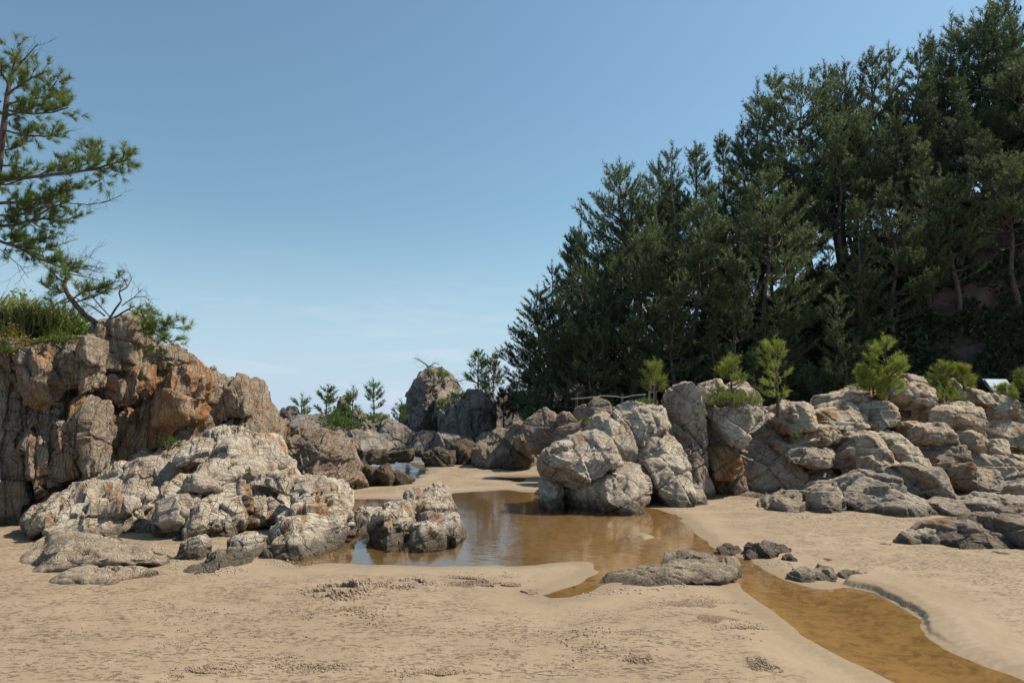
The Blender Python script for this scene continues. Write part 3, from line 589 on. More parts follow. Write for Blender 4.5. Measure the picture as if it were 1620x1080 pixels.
# ---- right outcrop: tilted slabs
so_ = thing('slab_outcrop', 'big outcrop of steeply tilted pale slabs rising from the right side of the pool', 'rock outcrop', base(1000, 800))
grp(so_, [
 ([(856, 734), (862, 718), (879, 705), (924, 687), (950, 684), (962, 699), (979, 731), (959, 747), (909, 770), (865, 758)], 13.6, dict(T=.8, sink=False, facets=5, lb='rounded block capping the left end')),
 ([(856, 763), (873, 754), (893, 779), (893, 801), (856, 800)], 13.6, dict(T=.5)),
 ([(886, 787), (905, 772), (944, 754), (998, 736), (1021, 742), (1029, 764), (1050, 799), (1045, 808), (968, 805), (892, 801)], 13.2, dict(T=.8, tilt=.7)),
 ([(938, 661), (965, 649), (977, 667), (997, 690), (1006, 728), (980, 734), (960, 701), (945, 686)], 14.5, dict(T=.6)),
 ([(974, 645), (990, 636), (1027, 630), (1047, 646), (1056, 678), (1021, 694), (1010, 710), (984, 701), (975, 664)], 14.7, dict(T=.6)),
 ([(984, 700), (1008, 708), (1057, 674), (1074, 705), (1089, 728), (1027, 739), (1019, 742), (993, 730)], 14.1, dict(T=.6, tilt=.6)),
 ([(1022, 732), (1048, 722), (1075, 713), (1089, 735), (1092, 763), (1057, 769), (1037, 758)], 13.7, dict(T=.6, facets=3, p=7)),
 ([(1027, 755), (1045, 767), (1104, 754), (1118, 773), (1115, 799), (1054, 798)], 13.3, dict(T=.6)),
 ([(1057, 665), (1081, 662), (1106, 726), (1139, 783), (1116, 792), (1087, 746), (1070, 693)], 13.9, dict(T=.5)),
 ([(1034, 630), (1060, 615), (1096, 605), (1109, 631), (1118, 702), (1139, 767), (1142, 789), (1101, 734), (1086, 679), (1057, 637)], 14.2, dict(T=.6, tilt=.25, lb='tall narrow leaning slab at the top')),
 ([(928, 673), (942, 667), (957, 690), (940, 698)], 15, {}),
 ([(874, 704), (930, 679), (935, 688), (891, 708)], 14.4, dict(T=.4, tilt=1)),
 ([(880, 740), (960, 680), (1000, 655), (1080, 640), (1120, 760), (1110, 790), (900, 790)], 15.2, dict(T=1.0, tilt=.4, N=110)),
], 'slab', 'slab', 'rock_slab')
sb = thing('leaning_slabs', 'dark rust-streaked leaning slabs right of the tall narrow slab, with a small pine bush on top', 'rock outcrop', base(1200, 780))
grp(sb, [
 ([(1105, 639), (1128, 647), (1163, 708), (1181, 760), (1140, 765), (1114, 690)], 15.0, dict(T=.5, m='brown')),
 ([(1126, 647), (1165, 640), (1205, 635), (1237, 656), (1189, 681), (1172, 707), (1159, 702)], 14.9, dict(T=.6)),
 ([(1182, 676), (1200, 667), (1223, 660), (1246, 699), (1261, 738), (1277, 785), (1188, 785), (1174, 738), (1165, 702)], 14.5, dict(T=.8, tilt=.35, N=110, m='slab', lb='broad leaning slab, darkest at its foot')),
 ([(1124, 709), (1161, 706), (1178, 752), (1135, 758)], 14.7, dict(T=.3, m='orange')),
 ([(1138, 783), (1143, 763), (1161, 753), (1183, 764), (1184, 786)], 14.5, dict(T=.4, m='boulder')),
 ([(1102, 618), (1115, 606), (1143, 599), (1157, 610), (1148, 641), (1110, 641)], 15.6, dict(T=.6, p=3.5)),
 ([(1143, 612), (1184, 605), (1207, 631), (1204, 650), (1146, 647)], 15.7, dict(T=.6)),
 ([(1110, 650), (1230, 645), (1260, 780), (1130, 780)], 15.8, dict(T=1.0, tilt=.3)),
 ([(1150, 786), (1200, 779), (1250, 781), (1262, 787), (1200, 791)], 14.2, dict(T=.3, tilt=2)),
], 'slab', 'slab', 'rock_slab')
st = thing('stepped_outcrop', 'broad outcrop of stepped cream ledges at right, carrying small pines on its top', 'rock outcrop', base(1400, 770))
grp(st, [
 ([(1231, 645), (1280, 636), (1315, 638), (1288, 656), (1290, 680), (1244, 685), (1231, 664)], 15.7, dict(T=.6)),
 ([(1278, 651), (1320, 643), (1363, 637), (1376, 651), (1374, 672), (1336, 687), (1286, 672)], 16.1, dict(T=.7)),
 ([(1367, 642), (1419, 635), (1432, 659), (1426, 673), (1370, 679)], 16.4, dict(T=.6)),
 ([(1311, 631), (1350, 618), (1391, 605), (1404, 620), (1393, 633), (1347, 645), (1311, 641)], 17.3, dict(T=.8, tilt=.6)),
 ([(1422, 631), (1431, 603), (1452, 591), (1466, 602), (1482, 631), (1476, 655), (1452, 665)], 17.3, dict(T=.8)),
 ([(1456, 670), (1470, 656), (1491, 641), (1552, 640), (1571, 689), (1505, 688)], 16.8, dict(T=.8)),
 ([(1509, 631), (1527, 611), (1555, 616), (1571, 639), (1568, 666), (1552, 645)], 18, dict(T=.8)),
 ([(1564, 631), (1597, 629), (1618, 648), (1616, 667), (1577, 690), (1564, 664)], 17.5, dict(T=.8)),
 ([(1470, 603), (1508, 600), (1541, 602), (1529, 616), (1508, 633), (1478, 635)], 18.5, dict(T=.8, tilt=.6)),
 ([(1572, 687), (1597, 668), (1700, 660), (1720, 705), (1591, 706)], 16.7, dict(T=.7)),
 ([(1420, 683), (1447, 667), (1499, 674), (1524, 703), (1502, 706), (1458, 706)], 15.9, dict(T=.7)),
 ([(1320, 697), (1374, 683), (1410, 698), (1413, 724), (1374, 726), (1328, 724)], 15.2, dict(T=.6)),
 ([(1256, 691), (1308, 673), (1338, 689), (1321, 705), (1259, 702)], 15.4, dict(T=.6)),
 ([(1236, 701), (1280, 704), (1329, 708), (1332, 733), (1291, 740), (1250, 725)], 14.9, dict(T=.6)),
 ([(1389, 691), (1438, 690), (1465, 736), (1430, 740), (1411, 716)], 15.2, dict(T=.6)),
 ([(1336, 725), (1397, 716), (1429, 728), (1426, 745), (1361, 752), (1339, 743)], 14.8, dict(T=.5)),
 ([(1253, 726), (1336, 735), (1360, 751), (1338, 778), (1291, 782), (1270, 785)], 14.6, dict(T=.5, m='brown')),
 ([(1450, 708), (1499, 711), (1540, 708), (1549, 742), (1524, 765), (1499, 755), (1461, 730)], 15.2, dict(T=.7, m='brown')),
 ([(1514, 689), (1547, 680), (1563, 701), (1565, 726), (1544, 718)], 15.9, dict(T=.5)),
 ([(1559, 700), (1593, 697), (1593, 730), (1564, 727)], 15.9, dict(T=.5)),
 ([(1550, 728), (1591, 725), (1720, 722), (1720, 752), (1591, 762), (1567, 760)], 15.0, dict(T=.6)),
 ([(1500, 752), (1540, 742), (1580, 742), (1585, 767), (1500, 768)], 15.0, dict(T=.5)),
 ([(1590, 708), (1720, 700), (1720, 728), (1590, 730)], 16.4, dict(T=.7)),
 ([(1340, 690), (1450, 688), (1452, 720), (1345, 720)], 15.9, dict(T=.7)),
 ([(1240, 665), (1380, 665), (1500, 680), (1720, 680), (1720, 770), (1240, 775)], 17.2, dict(T=1.4, tilt=.5, N=130)),
 ([(1320, 640), (1400, 632), (1500, 630), (1620, 660), (1720, 660), (1720, 740), (1320, 740)], 19, dict(T=1.5, tilt=.3, N=110)),
], 'step', 'step', 'rock_ledge')
# ---- mid distance
mo = thing('mid_rocks', 'row of domed grey-brown rocks behind the left end of the tilted slab outcrop', 'rock outcrop', base(880, 715))
grp(mo, [
 ([(827, 672), (845, 655), (864, 646), (880, 661), (893, 693), (880, 715), (836, 715)], 19.5, {}),
 ([(883, 660), (892, 653), (902, 653), (926, 681), (900, 705), (885, 700)], 18.8, {}),
 ([(908, 648), (914, 643), (926, 640), (940, 660), (936, 690), (912, 690)], 19, {}),
 ([(931, 639), (947, 629), (962, 637), (970, 650), (966, 680), (936, 680)], 18.8, {}),
 ([(880, 680), (960, 660), (980, 700), (880, 715)], 17.6, {}),
], 'boulder', 'brown', 'rock_dome')
mr = thing('ridged_rocks', 'low furrowed brown rocks at the far beach edge, between dome rock and slab outcrop', 'rock outcrop', base(820, 725))
grp(mr, [
 ([(747, 722), (760, 706), (779, 688), (821, 692), (845, 703), (864, 715), (856, 732), (800, 735), (756, 728)], 22.6, dict(T=1.2, tilt=.6)),
 ([(802, 672), (821, 660), (832, 676), (830, 700), (806, 700)], 25, {}),
 ([(807, 680), (825, 672), (844, 676), (868, 715), (838, 722), (806, 700)], 21.8, dict(T=1.1, m='brown')),
 ([(795, 727), (820, 708), (840, 727), (832, 734), (800, 735)], 21.8, dict(m='reef')),
 ([(753, 695), (764, 684), (778, 688), (778, 712), (753, 712)], 27, {}),
 ([(712, 704), (730, 697), (752, 704), (746, 727), (715, 727)], 24.5, dict(m='reef')),
 ([(664, 719), (690, 712), (722, 713), (718, 728), (676, 728)], 24, dict(m='reef')),
], 'diag', 'brown', 'rock_block')
def far(lbl, specs, name='sea_rock', mat='far', js='slab'):
    r = thing(name, lbl, 'sea rock', base(specs[0][0][0][0], 715)); 
    for s in specs:
        s[2].setdefault('sink', False); s[2].setdefault('jscale', 1.5)
    grp(r, specs, js, mat, 'rock_block'); return r
far('dark craggy sea rock far left of the inlet, with a stubby stack at its top', [
 ([(424, 664), (436, 658), (446, 655), (448, 700), (424, 712)], 27, {}), ([(442, 650), (450, 645), (465, 645), (467, 676), (444, 680)], 27.5, {}),
 ([(460, 656), (498, 656), (509, 673), (529, 676), (530, 712), (440, 712)], 27, dict(T=1.2)), ([(520, 679), (545, 680), (550, 712), (524, 712)], 25, {})])
far('bushy dark sea rock with a pointed stack, second from left along the skyline', [
 ([(492, 660), (530, 652), (568, 652), (572, 712), (490, 712)], 30, dict(T=1.5)), ([(529, 660), (534, 626), (545, 625), (552, 662)], 30, dict(T=.5, tilt=0))])
far('low dark sea rock pile in front of the pines, left of the inlet', [
 ([(546, 690), (560, 682), (578, 677), (595, 694), (615, 709), (606, 726), (560, 726), (544, 712)], 25, dict(T=1.2)),
 ([(546, 722), (578, 712), (604, 714), (649, 716), (645, 728), (590, 733), (546, 730)], 23.4, dict(T=.6, m='reef'))])
far('sloping grey sea rock just left of the tall spire, a lone pine on its shoulder', [
 ([(588, 668), (607, 662), (625, 672), (642, 682), (650, 710), (607, 714), (588, 694)], 28, dict(T=1.3)),
 ([(570, 666), (590, 656), (608, 655), (613, 669), (600, 690), (570, 690)], 31, dict(T=1)), ([(640, 690), (665, 684), (690, 688), (724, 716), (690, 724), (648, 718)], 29, dict(T=1.2)),
 ([(672, 690), (700, 684), (745, 694), (750, 722), (700, 722)], 28, dict(T=1.1))])
far('tall tapering grey spire of rock with grass on its summit, centre skyline', [
 ([(626, 700), (630, 668), (646, 641), (661, 605), (673, 588), (690, 585), (708, 590), (714, 614), (718, 650), (700, 700)], 38, dict(T=2.4, tilt=.15, js='diag', facets=3)),
 ([(690, 620), (712, 608), (721, 626), (698, 653), (696, 705), (682, 705)], 36.6, dict(T=1.2, tilt=.1))], name='rock_spire', js='diag')
far('broad domed grey rock with a flat face right of the tall spire', [
 ([(695, 662), (699, 644), (726, 626), (750, 622), (770, 624), (782, 641), (787, 712), (697, 712)], 34, dict(T=2.2, tilt=.12, js='cliff', facets=2, p=5))], name='dome_rock', js='cliff')
# ================================================================== PLANTS
def leaf_mat(name, a, b, trans=0.3, rough=0.6, ns=1.1, nd=0.5):
    t = NT(name); g = t.n('NewGeometry'); oi = t.n('ObjectInfo')
    c = t.mix(g.outputs['Random Per Island'], a, b)
    n = t.noise(g.outputs['Position'], ns, 3); c = t.mix(t.ramp(n, 0.35, 0.62, 0.0, nd), c, (a[0]*0.6, a[1]*0.65, a[2]*0.7))
    hsv = t.n('HueSaturation'); t.l(c, hsv.inputs['Color']); t.l(t.math('ADD', 0.75, t.math('MULTIPLY', oi.outputs['Random'], 0.5)), hsv.inputs['Value'])
    p = t.n('BsdfPrincipled'); t.l(hsv.outputs[0], p.inputs['Base Color']); p.inputs['Roughness'].default_value = rough; p.inputs['Specular IOR Level'].default_value = 0.3
    tl = t.n('BsdfTranslucent'); t.l(hsv.outputs[0], tl.inputs['Color'])
    m = t.n('MixShader'); m.inputs[0].default_value = trans; t.l(p.outputs[0], m.inputs[1]); t.l(tl.outputs[0], m.inputs[2]); t.l(m.outputs[0], t.out.inputs[0]); return t.m
M['pine'] = leaf_mat('pine_needles', (0.075, 0.11, 0.045), (0.21, 0.24, 0.10), 0.34, ns=2.8, nd=0.75)
M['pineyellow'] = leaf_mat('young_pine_needles', (0.20, 0.25, 0.035), (0.34, 0.37, 0.075), 0.4)  # yellow-green needles of the saplings and low bushes
M['pinenear'] = leaf_mat('near_pine_needles', (0.12, 0.18, 0.03), (0.25, 0.29, 0.06), 0.4)
M['grass'] = leaf_mat('grass_blades', (0.13, 0.16, 0.05), (0.30, 0.30, 0.13), 0.35)
M['shrub'] = leaf_mat('shrub_leaves', (0.09, 0.14, 0.02), (0.20, 0.24, 0.04), 0.35)
M['moss'] = leaf_mat('dry_ground_plants', (0.20, 0.17, 0.03), (0.34, 0.24, 0.06), 0.3)
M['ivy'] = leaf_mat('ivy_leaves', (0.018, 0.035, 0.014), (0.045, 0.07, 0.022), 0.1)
t = NT('bark'); p_ = t.n('NewGeometry').outputs['Position']; nn = t.noise(t.mapping(p_, scale=(3, 3, 1)), 5, 6, 0.7)
b = t.n('BsdfPrincipled'); t.l(t.mix(t.ramp(nn, 0.35, 0.65), (0.045, 0.032, 0.025), (0.16, 0.11, 0.085)), b.inputs['Base Color']); b.inputs['Roughness'].default_value = 0.9
bp = t.n('Bump'); bp.inputs['Distance'].default_value = 0.03; t.l(nn, bp.inputs['Height']); t.l(bp.outputs[0], b.inputs['Normal']); t.l(b.outputs[0], t.out.inputs[0]); M['bark'] = t.m

class Wood:
    def __init__(s): s.v = []; s.f = []
    def tube(s, pts, r0, r1, n=6):
        pts = np.asarray(pts, float); m = len(pts); k0 = sum(len(a) for a in s.v)
        tg = np.gradient(pts, axis=0); tg /= np.linalg.norm(tg, axis=1)[:, None]+1e-9
        up = np.where(np.abs(tg[:, 2:3]) > 0.9, [[1., 0, 0]], [[0, 0, 1.]]); a = np.cross(tg, up); a /= np.linalg.norm(a, axis=1)[:, None]+1e-9; b = np.cross(tg, a)
        r = np.linspace(r0, r1, m)[:, None, None]; an = np.linspace(0, 2*math.pi, n, endpoint=False)
        ring = pts[:, None]+r*(np.cos(an)[None, :, None]*a[:, None]+np.sin(an)[None, :, None]*b[:, None])
        s.v.append(ring.reshape(-1, 3))
        i = np.arange(m-1)[:, None]*n; j = np.arange(n)[None]; j2 = (j+1) % n
        s.f.append(np.stack([i+j, i+j2, i+n+j2, i+n+j], -1).reshape(-1, 4)+k0)
    def build(s, name, parent, loc, mat='bark'):
        return mesh(name, np.concatenate(s.v), np.concatenate(s.f), M[mat], True, parent, loc)
def needles(pos, ax, ln, rad, n, r, width=0.012, up=0.0, fwd=0.55):
    """bottle-brush tufts: n needle blades along each tuft axis"""
    m = len(pos); pos = np.repeat(pos, n, 0); ax = np.repeat(ax, n, 0); ln = np.repeat(ln, n); rad = np.repeat(rad, n)
    t = r.rand(m*n); q = r.normal(size=(m*n, 3)); q -= ax*(q*ax).sum(1)[:, None]; q /= np.linalg.norm(q, axis=1)[:, None]+1e-9
    d = q*(1-fwd*0.6)+ax*(fwd+0.3*r.rand(m*n))[:, None]; d[:, 2] += up; d /= np.linalg.norm(d, axis=1)[:, None]
    b0 = pos+ax*(t*ln)[:, None]; e = b0+d*(rad*(0.7+0.5*r.rand(m*n)))[:, None]
    s = np.cross(d, r.normal(size=(m*n, 3))); s /= np.linalg.norm(s, axis=1)[:, None]+1e-9; s *= width
    v = np.stack([b0-s, b0+s, e], 1).reshape(-1, 3); f = np.arange(len(v)).reshape(-1, 3); return v, f
def leaves(pos, size, r, flat=0.4):
    m = len(pos); a = r.normal(size=(m, 3)); a[:, 2] *= flat; a /= np.linalg.norm(a, axis=1)[:, None]; b = np.cross(a, r.normal(size=(m, 3))); b /= np.linalg.norm(b, axis=1)[:, None]
    s = (size*(0.6+0.8*r.rand(m)))[:, None]; v = np.stack([pos-a*s, pos-b*s*0.45, pos+a*s, pos+b*s*0.45], 1).reshape(-1, 3)
    return v, np.arange(len(v)).reshape(-1, 4)

def pine_arrays(seed, H, R, bare=0.25, lean=0.05, step=0.5, tuft=0.26, nn=13, width=0.014, dens=1.0, nbr=5, round_=0.8, upt=0.45, droop=0.0, radf=0.62):
    r = np.random.RandomState(seed); W = Wood(); tp = []; ta = []; tl = []
    la = r.rand()*6.28; k = 14; zz = np.linspace(0, H, k); bend = lean*H*(zz/H)**1.5
    tr = np.stack([np.cos(la)*bend+0.012*H*np.sin(zz*1.3+seed), np.sin(la)*bend+0.012*H*np.cos(zz*1.1), zz], 1); tr[0, 2] = -0.5*min(1, H/4)
    W.tube(tr, 0.016*H+0.02, 0.01, 7)
    at = lambda z: np.array([np.interp(z, zz, tr[:, 0]), np.interp(z, zz, tr[:, 1]), z])
    z = bare*H
    while z < H*0.985:
        t_ = (z-bare*H)/(H*(1-bare)); prof = (1-t_)**round_*(0.45+0.55*min(1, t_*5+0.3))
        for b_ in range(max(3, int(nbr+r.normal()*0.8))):
            L = R*prof*(0.55+0.6*r.rand())+0.05*R
            if r.rand() < 0.08: continue
            az = r.rand()*6.28; o = at(z+r.normal()*0.05*step); rise = 0.12+0.5*t_+0.15*r.normal()-droop
            n = 6; s = np.linspace(0, 1, n); dirh = np.array([math.cos(az), math.sin(az), 0])
            bp_ = o+dirh*(s*L)[:, None]; bp_[:, 2] += L*(rise*s+0.25*s**2.5); side = np.array([-math.sin(az), math.cos(az), 0]); bp_ += side*(0.12*L*np.sin(s*3+seed+b_))[:, None]
            W.tube(bp_, 0.008*H*prof+0.008, 0.006, 4)
            nt_ = max(3, int(dens*L/(tuft*radf)*(1.5+1.6*L/R)))
            for q in range(nt_):
                s_ = 0.28+0.72*r.rand()**0.7; c = np.array([np.interp(s_, s, bp_[:, a]) for a in range(3)])
                sp = (1-s_)*0.62*L+0.12*tuft; off = side*r.uniform(-1, 1)*sp+dirh*abs(r.normal())*0.15*sp; off[2] += 0.10*tuft*r.normal()
                tp.append(c+off); a = dirh*0.55+side*np.sign(off@side)*0.4+np.array([0, 0, upt+0.35*r.rand()+0.3*t_]); ta.append(a/np.linalg.norm(a)); tl.append(tuft*(0.7+0.5*r.rand()))
            tp.append(bp_[-1]); a = dirh*0.7+np.array([0, 0, upt+0.3]); ta.append(a/np.linalg.norm(a)); tl.append(tuft*1.1)
        z += step*(0.8+0.4*r.rand())*(1-0.35*t_)
    for _ in range(3): tp.append(tr[-1]-np.array([0, 0, tuft*0.6*_])); ta.append(np.array([0, 0, 1.])); tl.append(tuft*1.3)
    tp = np.array(tp); ta = np.array(ta); tl = np.array(tl)
    v, f = needles(tp, ta, tl, tl*radf, nn, r, width)
    return W, v, f
def make_pine(name, label, cat, seed, mat='pine', **kw):
    W, v, f = pine_arrays(seed, **kw)
    root = thing(name, label, cat, (0, 0, 0)); W.build('trunk', root, None); mesh('crown', v, f, M[mat], False, root); return root
def copy_tree(o):
    c = o.copy(); COL.objects.link(c)
    for ch in o.children: k = ch.copy(); COL.objects.link(k); k.parent = c
    return c
# ---- forest on the hill: nine kinds, copied
r = np.random.RandomState(42)
protos = []; HP = []
for k in range(9):
    H = 9.0; HP.append(H)
    protos.append(make_pine('pine_tree', 'x', 'pine tree', 100+k, 'pine', H=H, R=[2.3, 2.6, 2.0, 2.8, 2.4, 2.2, 3.0, 1.9, 2.5][k], bare=[.22, .3, .18, .35, .25, .2, .4, .15, .28][k],
                  lean=0.02+0.03*r.rand(), step=0.74, tuft=0.50, nn=26, width=0.018, radf=0.36, dens=0.72, nbr=7, round_=[1.3, 1.05, 1.5, 1.0, 1.25, 1.15, .9, 1.6, 1.1][k], upt=.35+.12*(k % 3)))
used = set()
def snap(x, y): return float(hill_h([x], [y])[0])
def place(px, py_top, d, k, label, group, sc=None):
    tp = P(px, py_top, d); z0 = snap(tp[0], d); H = max(tp[2]-z0, 3.0)
    o = protos[k] if k not in used else copy_tree(protos[k]); used.add(k)
    s = H/HP[k]; wz = s**0.75*float(r.uniform(0.82, 1.05))
    o.location = (tp[0], d, z0-0.05); o.rotation_euler = (0, 0, float(r.uniform(0, 6.28))); o.scale = (wz, wz, s)
    o['label'] = label; o['category'] = 'pine tree'; o['group'] = group; return o
sky_tops = [(840, 520, 33), (852, 460, 33), (872, 425, 34), (893, 378, 33), (925, 362, 35), (985, 272, 33), (1033, 268, 35), (1068, 242, 33), (1108, 240, 35), (1140, 228, 37), (1172, 195, 34),
            (1196, 142, 35), (1235, 132, 36), (1268, 128, 34), (1310, 108, 35), (1340, 115, 37), (1384, 90, 35), (1410, 84, 37), (1440, 82, 34), (1475, 62, 37), (1500, 38, 35), (1535, 40, 36), (1568, 12, 34), (1600, 6, 36), (1650, -10, 34), (1700, -30, 36)]
ordn = ['first', 'second', 'third', 'fourth', 'fifth', 'sixth', 'seventh', 'eighth', 'ninth', 'tenth', 'eleventh', 'twelfth', 'thirteenth', 'fourteenth', 'fifteenth', 'sixteenth', 'seventeenth', 'eighteenth', 'nineteenth', 'twentieth',
        'twenty-first', 'twenty-second', 'twenty-third', 'twenty-fourth', 'twenty-fifth', 'twenty-sixth', 'twenty-seventh', 'twenty-eighth', 'twenty-ninth', 'thirtieth', 'thirty-first', 'thirty-second', 'thirty-third', 'thirty-fourth', 'thirty-fifth', 'thirty-sixth', 'thirty-seventh', 'thirty-eighth', 'thirty-ninth', 'fortieth']
GS = 'pines whose tops make the hill skyline'
for i, (px, py, d) in enumerate(sky_tops):
    lb = 'dark hill pine, %s from left of those topping the skyline' % ordn[i]
    if i == 5: lb = 'tall open-crowned pine with layered branches standing clear against the sky'
    if i == 0: lb = 'lowest, leftmost pine of the hill forest, branches reaching out over the sea rocks'
    place(px, py, d, [0, 3, 5, 2, 4, 6, 1, 5, 8, 7, 0, 4, 2, 6, 1, 3, 8, 5, 0, 2, 4, 6, 1, 3, 5, 8][i], lb, GS)
front = [(1215, 310, 34), (1250, 320, 33.5), (1180, 360, 33), (1400, 300, 27.5), (1450, 235, 28), (1500, 270, 27.5), (1545, 210, 28), (1590, 250, 27), (1635, 215, 27), (1350, 330, 27.5), (1330, 470, 25.5), (862, 520, 29.5), (896, 480, 28.5), (925, 430, 29), (962, 400, 30), (1000, 370, 28.5), (1045, 345, 29.5), (1090, 330, 28.5), (1130, 300, 30), (1160, 420, 27), (1198, 288, 28), (1240, 330, 30), (1275, 260, 31), (1320, 220, 31), (1370, 200, 32),
         (1420, 175, 31), (1470, 140, 32), (1520, 130, 31), (1570, 120, 32), (1620, 100, 31), (1060, 470, 27), (1240, 470, 26.5), (1000, 500, 27.5), (930, 520, 27.5), (1310, 390, 29), (1120, 520, 26.5), (1190, 560, 25)]
GF = 'pines on the seaward face of the hill'
for i, (px, py, d) in enumerate(front):
    lb = 'dark pine on the hill face below the skyline, %s from left' % ordn[sorted(range(len(front)), key=lambda a: front[a][0]).index(i)]
    if i == 20: lb = 'paler grey-green pointed pine catching the light in the middle of the hill face'
    place(px, py, d, int(r.randint(9)), lb, GF)
for i in range(24):
    px = float(r.uniform(900, 1640)); d = float(r.uniform(30, 38))
    sk = np.interp(px, [a[0] for a in sky_tops], [a[1] for a in sky_tops])
    place(px, sk+float(r.uniform(30, 190)), d, int(r.randint(9)), 'dark pine deep in the hill grove, merging with its neighbours', 'pines massed inside the hill grove')
# ground cover on the hill
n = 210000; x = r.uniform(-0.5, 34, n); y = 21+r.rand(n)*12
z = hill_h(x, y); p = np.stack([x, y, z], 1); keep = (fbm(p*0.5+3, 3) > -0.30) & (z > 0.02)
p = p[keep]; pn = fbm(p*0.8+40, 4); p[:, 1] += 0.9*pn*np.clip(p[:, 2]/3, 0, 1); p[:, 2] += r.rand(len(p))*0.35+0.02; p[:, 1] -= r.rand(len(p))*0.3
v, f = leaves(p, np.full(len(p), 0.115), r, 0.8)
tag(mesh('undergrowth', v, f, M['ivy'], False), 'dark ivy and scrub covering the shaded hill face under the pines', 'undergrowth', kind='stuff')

# ---- saplings on the right outcrop
def sapling(px, pyb, pyt, d, seed, label, R=None, mat='pineyellow', name='pine_sapling', cat='young pine', wide=0.42, **kw):
    b0 = P(px, pyb, d); H = P(px, pyt, d)[2]-b0[2]
    a = dict(H=H, R=R or H*wide*0.85, bare=0.22, lean=0.03, step=H*0.13, tuft=0.17, nn=30, width=0.0042, dens=0.55, nbr=4, round_=0.7, upt=0.6); a.update(kw)
    o = make_pine(name, label, cat, seed, mat, **a); o.location = b0; return o
sapling(1038, 640, 580, 15.6, 301, 'thin yellow-green pine sapling behind the top of the tilted slab outcrop', bare=.35)
sapling(1158, 640, 574, 15.3, 302, 'pine sapling poking from the low bush on the leaning slabs')
sapling(1230, 648, 546, 15.6, 303, 'slender knotty pine sapling right of the leaning slabs, bare at its foot', wide=.33, bare=.2)
sapling(1408, 632, 541, 16.8, 304, 'bushy pointed young pine on top of the stepped ledges, widest at its foot', wide=.42, bare=.05, dens=1.3)
sapling(1382, 622, 588, 16.8, 305, 'low spreading pine shoot touching the left of the pointed young pine', wide=1.0, bare=.05, dens=1.4)
sapling(1497, 632, 582, 18.2, 306, 'small dense young pine right of the grey summit rock of the ledges', wide=.6, bare=.05, dens=1.3)
sapling(1526, 620, 586, 18.2, 307, 'scruffy little pine behind the round boulder at the outcrop crest', wide=.6, bare=.05)
sapling(1592, 638, 617, 18.3, 308, 'yellowish low pine in front of the information board', wide=.9, bare=.05)
sapling(1625, 650, 596, 17.6, 309, 'young pine at the right edge beside the information board', wide=.5, bare=.05)
def bush(px0, px1, py0, py1, d, n, label, mat='pineyellow', seed=1, name='low_shrub', cat='shrub', tuft=0.14, nn=20, width=0.005, depth=0.5, grp_=None):
    r = np.random.RandomState(seed); c = P((px0+px1)/2, py1, d); W = abs(P(px1, py1, d)[0]-P(px0, py1, d)[0])/2; H = P(px0, py0, d)[2]-c[2]
    a = r.rand(n)*6.28; q = np.sqrt(r.rand(n)); x = q*np.cos(a)*W; y = q*np.sin(a)*depth; h = H*np.sqrt(1-q*q*0.9)*(0.35+0.65*r.rand(n))*(0.75+0.35*vnoise(np.stack([x*3/W+seed, y*3, y*0], 1)))
    pos = c+np.stack([x, y, h-tuft*0.6], 1); ax = np.stack([x/W*0.5, y/depth*0.5, np.ones(n)], 1)+r.normal(size=(n, 3))*0.3; ax /= np.linalg.norm(ax, axis=1)[:, None]
    v, f = needles(pos, ax, np.full(n, tuft), np.full(n, tuft*0.6), nn, r, width)
    root = thing(name, label, cat, c, grp_); mesh('foliage', v, f, M[mat], False, root, c)
    Wd = Wood()
    for i in range(0, n, max(1, n//12)): Wd.tube(np.array([c+[x[i]*.3, y[i]*.3, -0.05], c+[x[i]*.7, y[i]*.7, h[i]*0.5], pos[i]]), 0.010, 0.004, 4)
    Wd.build('stem', root, c); return root
bush(1122, 1202, 606, 640, 15.0, 120, 'low bright green pine bush spilling over the leaning slabs', seed=11)
bush(1462, 1520, 604, 634, 17.6, 90, 'low bright green bush between summit rock and round crest boulder', seed=12)
bush(1348, 1400, 596, 614, 17.0, 70, 'flat green shrub at the left foot of the pointed young pine', seed=13)
bush(912, 938, 656, 668, 17.8, 40, 'small tuft of bright green growing among the domed mid rocks', 'shrub', seed=14)
bush(1252, 1266, 676, 692, 15.1, 16, 'tiny green tuft in a crack of the stepped ledges', 'shrub', seed=15, depth=.15, tuft=.09)
bush(1000, 1040, 630, 640, 16.5, 50, 'strip of green scrub behind the top of the tilted slabs', 'shrub', seed=16)
bush(936, 975, 640, 650, 20.5, 60, 'green scrub behind the domed mid rocks under the rail', 'shrub', seed=17)
bush(225, 250, 712, 728, 11.9, 14, 'small weed growing where the pale ledge meets the cliff', 'grass', seed=18, depth=.15, tuft=.14)
bush(250, 285, 690, 706, 12.0, 22, 'green weed tuft at the cliff foot above the pale ledge', 'shrub', seed=19, depth=.15, tuft=.1)
